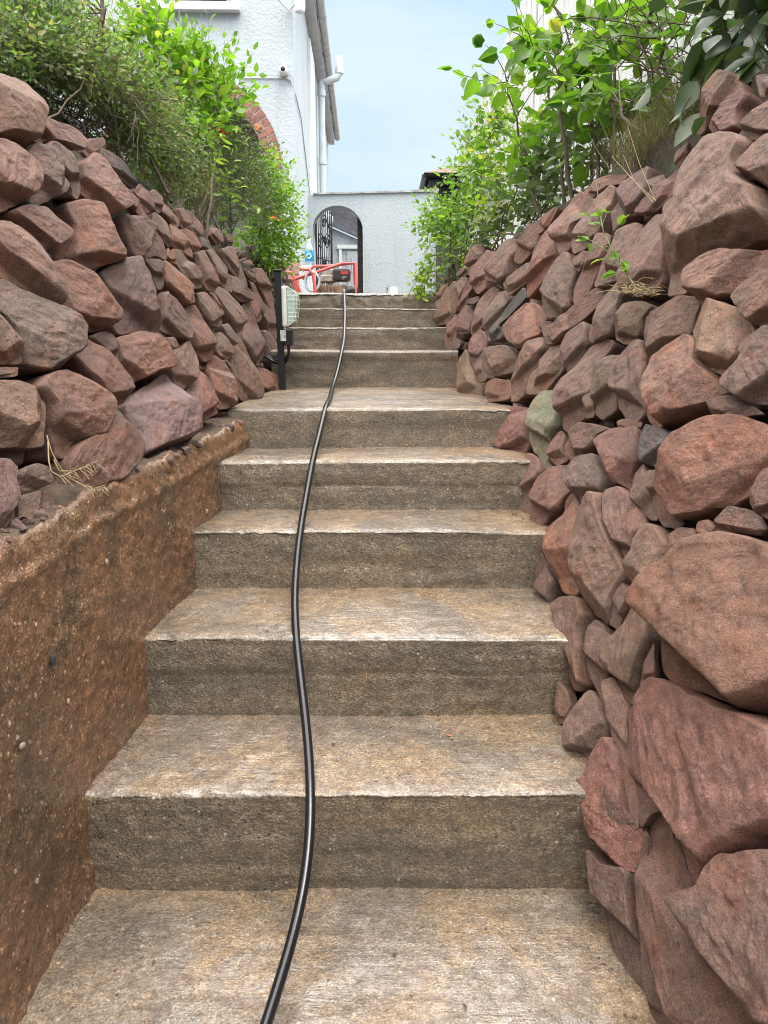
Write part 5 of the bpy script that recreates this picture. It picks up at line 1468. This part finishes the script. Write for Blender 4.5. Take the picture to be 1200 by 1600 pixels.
grass('dry_grass', 'brown wiry dry grass between the shrubs and the top of the big boulder', 'grass', rbase(2.7),
      [(1085, 165, 2.4, 22, 16, .06), (1030, 235, 2.65, 22, 12, .06), (1005, 262, 2.72, 22, 8, .05), (1050, 225, 2.45, 18, 12, .05), (1000, 250, 2.42, 24, 8, .04), (1035, 235, 2.36, 24, 10, .04), (1065, 215, 2.28, 18, 12, .04), (1085, 195, 2.22, 14, 12, .04), (1010, 225, 2.75, 26, 16, .07), (1050, 190, 2.6, 22, 22, .07), (980, 240, 2.85, 20, 14, .07), (950, 255, 2.95, 16, 10, .06)], 170, .15, G_grass, 207, lean=(-.1, -.1, .2), spread=.16, hang=.3, width=.0017)
tree_shrub('large_leaved_shrub', 'shaded shrub with large drooping dark leaves in the upper right corner', [rbase(2.0, .1), rbase(1.9, .1), rbase(2.1, .1), rbase(1.8, .1)],
           [(1150, -10, 2.15), (1190, -30, 2.0), (1130, -60, 2.25), (1220, 30, 1.95)], .105, G_big, 208, tpl=T_OVATE, twigs=10, tw=.2, space=.05, tint=(.1, 1.0), droop=.9)
bush('corner_foliage', 'dark foliage hanging over the top right stones', 'shrub', rbase(1.95, .15),
     [(1155, 60, 2.05, 50, 40, .1, 26), (1190, 110, 1.95, 36, 30, .08, 14), (1140, 30, 2.15, 34, 40, .1, 14), (1165, 150, 1.95, 26, 24, .05, 7)],
     T_OVATE, .115, .075, .14, G_big, M['bark'], 209, tint=(.1, 1.0), nstem=5, droop=1.0, upness=-.2)
t = Tubes(); rng = np.random.default_rng(19)
tw = empty('bare_twigs', rbase(2.6), 'thin dark bare twigs crossing in front of the fence', 'twigs')
for k in range(40):
    a = P(rng.uniform(1000, 1110), rng.uniform(10, 150), rng.uniform(2.3, 2.7)); b_ = a + np.array([rng.normal(-.12, .1), rng.normal(0, .08), rng.normal(.04, .08)])
    t.add(curve(a, b_, .02, rng, 9, .06), .0028, .001, 4)
for (p, q) in (((1090, 150, 2.4), (985, 20, 2.6)), ((1075, 120, 2.4), (1000, 110, 2.6)), ((1060, 200, 2.5), (960, 150, 2.7)), ((1110, 210, 2.2), (1090, 175, 2.3))): t.add(curve(P(*p), P(*q), .01, rng, 10, .04), .005, .002, 5)
t.build('twig', M['bark'], tw)
# plant rooted in a joint of the right wall
def wall_pt(u, v, side, lift): h = hit_face(u, v, side); return h + face_normal(h, side) * lift
wp = empty('wall_plant', wall_pt(1012, 462, 1, .03), 'small lone leafy plant rooted in a joint halfway up the right wall', 'plant')
t = Tubes(); lv = Leaves(); rng = np.random.default_rng(5)
stem = smooth(np.array([wall_pt(1022, 462, 1, .05), wall_pt(1015, 420, 1, .10), wall_pt(1003, 385, 1, .12), wall_pt(995, 350, 1, .12), wall_pt(992, 300, 1, .13)]), 20); t.add(stem, .0028, .001, 5)
for (i, (u, v)) in ((4, (985, 398)), (5, (1032, 430)), (9, (1010, 365)), (7, (1030, 372)), (12, (975, 355)), (10, (985, 372)), (3, (1000, 428)), (4, (1028, 418)), (2, (1030, 440)), (2, (1016, 446)), (11, (1003, 352)), (6, (990, 415))):
    e_ = wall_pt(u, v, 1, .12 + rng.uniform(-.02, .03)); t.add(curve(stem[i], e_, .01, rng, 6, .04), .0012, .0008, 4)
    for s_ in range(2): lv.add(T_HEART, e_, unit(e_ - stem[i]) * .6 + rng.normal(0, .35, 3) - UPV * .2, UPV + rng.normal(0, .5, 3), [.034 * rng.uniform(.7, 1.2)], np.array([rng.uniform(.3, .9)]))
t.build('stem', M['greenstem'], wp); lv.build('foliage', G_mid, wp)
t = Tubes()
for k in range(60):
    a = wall_pt(rng.uniform(1002, 1045), rng.uniform(461, 468), 1, rng.uniform(.02, .09)); t.add(curve(a, a + np.array([rng.normal(0, .035), rng.normal(0, .05), rng.normal(.0, .008)]), .004, rng, 6, .06), .0011, .0006, 3)
t.build('straw', M['straw'], wp)
t = Tubes(); gs = empty('grass_stalk', wall_pt(1040, 320, 1, .03), 'tall thin dry grass stalk rising from the wall joint beside the big boulder', 'grass')
for (a, b_, c_) in (((1040, 320), (1034, 270), (1027, 212)), ((1038, 318), (1020, 290), (1003, 262)), ((1036, 322), (1026, 296), (1022, 260))):
    t.add(smooth(np.array([wall_pt(*a, 1, .03), wall_pt(*b_, 1, .07), wall_pt(*c_, 1, .1)]), 12), .0010, .0005, 4)
t.build('stalk', M['straw'], gs)
# ------------------------------------------------------------------ hose lying down the steps
def stair_height(y):
    z = 0
    for i in range(1, 10):
        if y >= D[i] - .0: z = ZT[i]
    return z
HR = .0105
hose = empty('water_hose', (-.1, 1.0, 0), 'long wet black rubber hose snaking down the middle of the concrete steps', 'hose')
upx = [(430, 596), (445, 543), (457, 537), (482, 539), (511, 538.5), (547, 537), (575, 531), (607, 519), (638, 513), (670, 505), (700, 494), (722, 489), (750, 483), (797, 477), (830, 470), (870, 463), (900, 459), (920, 457), (960, 455), (1000, 460), (1050, 465), (1117, 473), (1150, 480), (1200, 491), (1245, 498), (1300, 498), (1350, 496), (1390, 490), (1450, 480), (1500, 468), (1550, 448), (1600, 422), (1680, 380), (1800, 320)]
vs_, us_ = [a for a, b in upx], [b for a, b in upx]
path = [(6.35, ZT[9] + HR), (5.9, ZT[9] + HR), (5.55, ZT[9] + HR)]
for i in range(9, 0, -1):
    path.append((D[i] - .004, ZT[i] + HR * .9)); zl_ = ZT[i - 1]
    yprev = D[i - 1] if i > 1 else .95
    dd = D[i] - yprev
    path.append((D[i] - HR - .012 - min(.10, .14 * dd), ZT[i] - .50 * (ZT[i] - zl_)))
    if dd > .8:
        path.append((D[i] - .26, zl_ + .045)); path.append((D[i] - .42, zl_ + HR)); path.append((D[i] - .8, zl_ + HR))
    elif i == 1:
        path.append((D[1] - .20, .035)); path.append((D[1] - .30, HR))
    else:
        path.append((yprev + .52 * dd * .62, zl_ + HR * 1.2 + .012))
path += [(1.0, HR), (.85, HR), (.6, HR), (.2, HR)]
pts = []
py_ = np.array([p[0] for p in path]); pz_ = np.array([p[1] for p in path])
tt = np.concatenate([[0], np.cumsum(np.hypot(np.diff(py_), np.diff(pz_)))])
q = np.linspace(0, tt[-1], 420)
yy, zz = np.interp(q, tt, py_), np.interp(q, tt, pz_)
ker = np.ones(11) / 11
def sm(a): b = np.convolve(np.pad(a, 5, 'edge'), ker, 'valid'); return b
for _ in range(6): yy, zz = sm(yy), sm(zz)
for y, z in zip(yy, zz):
    zc = y * cos(TH) + (EYE - z) * sin(TH)
    if zc < .25: zc = .25
    v = CY - (y * sin(TH) + (z - EYE) * cos(TH)) * F_PX / zc
    u = float(np.interp(v, vs_, us_))
    pts.append(((u - CX) / F_PX * zc, y, z))
pts = np.array(pts)
for k in range(14): pts[:, 0] = sm(pts[:, 0])
# keep the hose on top of the concrete
for k in range(len(pts)):
    y, z = pts[k, 1], pts[k, 2]
    pts[k, 2] = max(z, stair_height(y) + HR * .93)
for k in range(14): pts[:, 2] = np.maximum(sm(pts[:, 2]), [stair_height(y) + HR * .9 for y in pts[:, 1]])
for k in range(3): pts[:, 2] = sm(pts[:, 2]) + .0006
MB().tube([tuple(p) for p in pts], HR, 14).build('hose', M['rubber'], hose, smooth=True)

# ------------------------------------------------------------------ lamp on a post
ly = 4.02
def lp(u, v): return PY(u, v, ly)
pb_ = lp(442, 614); ptp = lp(434, 425)
lamp = empty('garden_light', (float(pb_[0]), ly, ZT[5]), 'weathered white floodlight with wire guard on a short black post beside the landing', 'light')
b = MB(); x0, z0, x1, z1 = float(pb_[0]), ZT[5] - .01, float(ptp[0]), float(ptp[2])
hw_ = .0165
b.hexa([(x0 - hw_, ly - hw_, z0), (x0 + hw_, ly - hw_, z0), (x0 + hw_, ly + hw_, z0), (x0 - hw_, ly + hw_, z0), (x1 - hw_, ly - hw_, z1), (x1 + hw_, ly - hw_, z1), (x1 + hw_, ly + hw_, z1), (x1 - hw_, ly + hw_, z1)])
b.build('post', M['black'], lamp, bevel=.003)
b = MB(); b.box(x1 - .022, x1 + .022, ly - .022, ly + .022, z1 + .001, z1 + .012); b.build('cap', M['black'], lamp, bevel=.003)
h0, h1 = lp(440, 512), lp(447, 447)
hx0, hx1 = x1 + .019, float(lp(450, 480)[0]); hz0, hz1 = float(h0[2]), float(h1[2])
b = MB(); b.box(hx0, hx1, ly - .045, ly + .10, hz0, hz1); b.build('housing', M['lampwhite'], lamp, bevel=.012)
lensm, ntl, bl = new_mat('frosted_lamp_glass'); gl = NT(ntl); tcl = gl.n('ShaderNodeTexCoord').outputs['Object']
gl.l(gl.ramp(gl.noise(tcl, 22, 4), [(.35, (.36, .56, .48)), (.6, (.62, .72, .64)), (.75, (.66, .6, .48))]), bl.inputs['Base Color']); bl.inputs['Roughness'].default_value = .25
lx1 = float(lp(466, 480)[0])
b = MB()
prof = [(0, 0), (.012, .35), (.035, .6), (lx1 - hx1 - .008, .78), (lx1 - hx1 - .004, 1)]
n_ = 9; sec = [(hx1 + .001 + (lx1 - hx1 - .008) * sin(pi * k / n_) ** .13 * (1 - .22 * (1 - k / n_)), hz0 + .012 + (hz1 - hz0 - .02) * k / n_) for k in range(n_ + 1)]
b.prism([(hx1 + .001, ly - .035, hz0 + .01)] + [(x, ly - .035, z) for x, z in sec] + [(hx1 + .001, ly - .035, hz1 - .006)], (0, .125, 0)); b.build('lens', lensm, lamp, smooth=True)
for yy_ in (ly - .04, ly + .03, ly + .09):
    MB().tube([(hx1, yy_, hz0 + .008)] + [(x + .006, yy_, z) for x, z in sec] + [(hx1, yy_, hz1 - .004)], .0022, 6).build('guard_wire', M['lampwhite'], lamp, smooth=True)
for k in range(1, 9):
    x, z = sec[k]; MB().tube([(hx1, ly - .042, z), (x + .007, ly - .042, z), (x + .007, ly + .095, z)], .0018, 6).build('guard_wire', M['lampwhite'], lamp, smooth=True)
b = MB(); j0, j1 = lp(439, 540), lp(457, 513); b.box(x1 + .022, float(j1[0]), ly - .04, ly + .05, float(j0[2]), float(j1[2]) - .004); jb = b.build('junction_box', M['black'], lamp, bevel=.006)
b = MB(); s0, s1 = lp(440, 533), lp(448, 516); b.box(float(s0[0]), float(s1[0]), ly - .0425, ly - .0405, float(s0[2]), float(s1[2])); b.build('sticker', simple_mat('worn_pale_sticker', (.45, .47, .47), .5, var=.6, vscale=60), jb)
c_ = [lp(452, 540), lp(452, 556), lp(447, 566), lp(440, 568), lp(425, 566), lp(415, 560), lp(405, 556)]
c_ = [(float(p[0]), ly - .03 + .02 * k, float(p[2])) for k, p in enumerate(c_)]
cc_ = smooth(np.array(c_), 22)
MB().tube([tuple(p) for p in cc_], .0075, 8).build('cable', M['black'], lamp, smooth=True)
c2 = [(p[0] - .004, p[1] + .014, p[2] + .012) for p in cc_[3:]]
MB().tube(c2, .005, 8).build('cable', M['black'], lamp, smooth=True)

# ------------------------------------------------------------------ pressure washer on the top landing
wy = 6.45
def wq(u, v, dy=0): p = PY(u, v, wy + dy); return (float(p[0]), wy + dy, float(p[2]))
LZ = GZ + .03
pw = empty('pressure_washer', (wq(505, 450)[0], wy, LZ), 'red tubular framed petrol pressure washer standing at the top of the steps', 'pressure washer')
r_ = .0125
fr = MB(); a, b2, c2_, d2 = wq(461, 436), wq(535, 411.5), wq(555, 411), wq(557, 460)
fr.tube([wq(455, 437), a, wq(495, 425), b2, c2_, (d2[0], wy, LZ)], r_, 8)
fr.tube([wq(472, 436, .28), wq(490, 416, .28), wq(510, 416, .28), wq(553, 412, .28), (wq(556, 440, .28)[0], wy + .28, LZ)], r_, 8)
fr.tube([wq(450, 425.5), wq(457, 427), wq(460, 436), (wq(467, 460)[0], wy, LZ)], r_, 8)
fr.tube([wq(443, 426, .25), wq(454, 426, .25), wq(462, 436, .25), (wq(470, 460)[0], wy + .25, LZ)], r_, 8)
fr.build('frame', M['redpaint'], pw, smooth=True)
b = MB(); b.tube([wq(468, 420.5, -.05), wq(483, 421, -.05), wq(489, 428, -.05), (wq(494, 455, -.05)[0], wy - .05, LZ + .02)], r_, 8); b.build('handle', M['redpaint'], pw, smooth=True)
e0, e1 = wq(519.5, 438), wq(546.5, 418)
b = MB(); b.box(e0[0], e1[0], wy + .03, wy + .22, e0[2], e1[2]); eng = b.build('engine_cover', M['engine'], pw, bevel=.022)
b = MB(); l0_, l1_ = wq(532, 428), wq(544, 423); b.box(l0_[0], l1_[0], wy + .028, wy + .0298, l0_[2], l1_[2]); b.build('label', simple_mat('red_label', (.5, .06, .06), .4), eng)
b = MB()
for k in range(3): b.box(l0_[0] + .01, l1_[0] - .01 - .012 * k, wy + .026, wy + .0275, l0_[2] - .022 - k * .008, l0_[2] - .019 - k * .008)
b.build('lettering', simple_mat('pale_print', (.55, .5, .5), .5), eng)
b = MB(); b.lathe((wq(512, 430)[0], wy + .12, wq(512, 440)[2]), [(.05, -.0), (.075, .01), (.075, .05), (.06, .06), (.06, .1), (.03, .11)], 16); b.build('recoil_housing', M['metal'], pw, smooth=True)
b = MB(); p0, p1 = wq(485, 460), wq(541, 446); b.box(p0[0] + .02, p1[0], wy + .04, wy + .22, LZ + .03, p1[2] + .01)
for k in range(6): b.box(p0[0] + .02 + .03 * k, p0[0] + .036 + .03 * k, wy + .02, wy + .039, LZ + .035, p1[2])
b.build('pump', M['rust'], pw, bevel=.01)
b = MB(); b.lathe((wq(551, 452)[0], wy + .02, LZ + .062), [(.02, -.03), (.055, -.028), (.062, -.02), (.062, .02), (.055, .028), (.02, .03)], 20, 'Y'); b.build('wheel', M['rubber'], pw, smooth=True)
b = MB(); t_ = []
for k in range(46):
    a_ = k / 45 * 2 * pi * 1.6 + .5; cx_, cz_ = wq(488, 438)[0], wq(488, 440)[2]
    t_.append((cx_ + .055 * cos(a_), wy - .03 + .0012 * k, max(LZ + .012, cz_ + .075 * sin(a_))))
b.tube(t_, .009, 8); b.build('loose_hose', M['greyhose'], pw, smooth=True)
b = MB(); b.tube([tuple(pts[0]), (float(pts[0][0]) - .01, 6.45, LZ + .05), (float(pts[0][0]) - .015, 6.49, LZ + .09)], HR * 1.25, 10); b.build('hose_fitting', M['metal'], pw, smooth=True)

# brick pier and bottle beside the house
by = 8.6
def bq(u, v): p = PY(u, v, by); return (float(p[0]), by, float(p[2]))
b0, b1 = bq(437, 460), bq(468, 407)
pier = empty('brick_pier', ((b0[0] + b1[0]) / 2, by, GZ), 'low pale red brick pier in front of the white house corner', 'pier')
cz1 = b1[2]
MB().box(b0[0] - .25, b1[0] - .012, by + .012, by + .3, GZ - .05, cz1 - .012).build('mortar', simple_mat('light_mortar', (.6, .55, .52), .9), pier)
brk = MB(); rb_ = random.Random(4); zc_ = GZ - .02; row = 0
while zc_ < cz1 - .03:
    x = b1[0] - (0 if row % 2 else .11)
    if row % 2 == 0: brk.box(b1[0] - .1, b1[0], by, by + .31, zc_, zc_ + .064); x = b1[0] - .112
    while x > b0[0] - .25:
        brk.box(x - .212, x, by + rb_.uniform(0, .004), by + .05, zc_, zc_ + .064); x -= .224
    zc_ += .075; row += 1
brk.build('brickwork', simple_mat('faded_red_brick', (.46, .24, .21), .85, var=.3, vscale=5), pier)
ly2 = 8.75
bt = PY(483.5, 410, 8.3); bx, bz = float(bt[0]), float(PY(484, 416, 8.3)[2])
plinth = empty('low_white_plinth', (bx, 8.3, GZ), 'low white block under the water bottle', 'plinth')
MB().box(bx - .1, bx + .055, 8.2, 8.42, GZ - .05, bz - .003).build('block', M['render2'], plinth, bevel=.01)
bo = empty('water_bottle', (bx, 8.3, bz), 'clear plastic water bottle with blue label beside the brick pier', 'bottle')
pl, npl, bp = new_mat('clear_blue_plastic'); bp.inputs['Base Color'].default_value = (.62, .8, .9, 1); bp.inputs['Roughness'].default_value = .1; bp.inputs['Transmission Weight'].default_value = .6
br = .045
MB().lathe((bx, 8.3, bz), [(br * .85, 0), (br, .01), (br, .05), (br, .155), (br * .9, .18), (br * .4, .235), (br * .36, .25)], 20).build('body', pl, bo, smooth=True)
MB().lathe((bx, 8.3, bz), [(br + .0015, .045), (br + .002, .046), (br + .002, .150), (br + .0015, .151)], 20).build('label', simple_mat('blue_label', (.02, .28, .55), .35), bo, smooth=True)
ring = [(bx + .022 * cos(a), 8.3 - math.sqrt(max(0, (br + .004) ** 2 - (.022 * cos(a)) ** 2)), bz + .095 + .022 * sin(a)) for a in np.linspace(0, 2 * pi, 19)[:-1]]
MB().tube(ring, .0055, 6, closed=True).build('ring_mark', M['upvc'], bo, smooth=True)
MB().lathe((bx, 8.3, bz + .25), [(br * .42, 0), (br * .42, .022), (br * .3, .026)], 14).build('cap', M['upvc'], bo, smooth=True)
# white plastic tub near the top step
ty = 6.2
c0 = PY(615.5, 455, ty); tbx = float(c0[0])
tub = empty('plastic_tub', (tbx, ty, LZ), 'upturned translucent white plastic tub on the landing behind the top step', 'tub')
top_ = float(PY(615, 448.5, ty)[2]); hh = top_ - LZ
MB().lathe((tbx, ty, LZ), [(.036, 0), (.04, .004), (.036, .008), (.034, hh * .6), (.03, hh * .9), (.024, hh), (.004, hh + .001)], 20).build('tub', simple_mat('milky_plastic', (.72, .78, .82), .25, var=.05), tub, smooth=True)
st_ = empty('dry_stalk', (float(PY(605, 455, ty)[0]), ty, LZ), 'short dark dry stalk beside the white tub', 'stalk')
t = Tubes(); t.add(smooth(np.array([PY(604.5, 460, ty), PY(605, 452, ty), PY(608, 446, ty)]), 8), .004, .002, 5); t.add(smooth(np.array([PY(605, 453, ty), PY(603, 448, ty)]), 5), .003, .002, 5); t.build('stalk', M['bark'], st_)

# grit, chips and bits of leaf washed onto the steps
rng = np.random.default_rng(31); lt = MB(); dbr = empty('washed_debris', (0, 1.2, 0), 'scattered stone chips and leaf bits washed onto the wet steps', 'debris'); dbr['kind'] = 'stuff'
def chip(x, y, z, r):
    a = np.sort(rng.random(5)) * 2 * pi
    lo = [(x + r * cos(t_), y + r * sin(t_) * .8, z) for t_ in a]; lt.prism(lo, (r * .15, 0, r * rng.uniform(.35, .8)))
for k in range(420):
    i = int(rng.choice([0, 0, 1, 1, 2, 2, 3, 4, 5])); y0 = max(.75, D[i] if i else .75); y1 = D[i + 1]
    xl, xr = float(left_base(y0)), float(right_base(y0))
    e = rng.random()
    if e < .4: x = xl + abs(rng.normal(0, .035)); y = rng.uniform(y0 + .03, y1)
    elif e < .75: x = xr - abs(rng.normal(0, .03)); y = rng.uniform(y0 + .03, y1)
    elif e < .9: x = rng.uniform(xl, xr); y = y1 - abs(rng.normal(0, .025))
    else: x = rng.uniform(xl, xr); y = rng.uniform(y0 + .03, y1)
    chip(x, y, ZT[i] - .001, rng.uniform(.0018, .0055))
o = lt.build('chips', simple_mat('mixed_stone_chip', (.24, .15, .10), .4, var=.75, vscale=22), dbr); o['kind'] = 'stuff'
lf = Leaves()
for k in range(46):
    i = int(rng.choice([0, 1, 2, 3, 4, 5])); y0 = max(.8, D[i] if i else .8); y1 = D[i + 1]
    p = np.array([rng.uniform(float(left_base(y0)), float(right_base(y0))), rng.uniform(y0 + .03, y1), ZT[i] + .004])
    a = rng.uniform(0, 2 * pi); lf.add(T_SMALL, p, np.array([cos(a), sin(a), .05]), UPV + rng.normal(0, .2, 3), [rng.uniform(.006, .016)], np.array([rng.random()]))
o = lf.build('leaf_bits', leaf_mat('fallen_leaf', [(0, (.05, .03, .015)), (.4, (.16, .08, .035)), (.8, (.3, .1, .04)), (1, (.3, .22, .1))], .5, .2), dbr); o['kind'] = 'stuff'
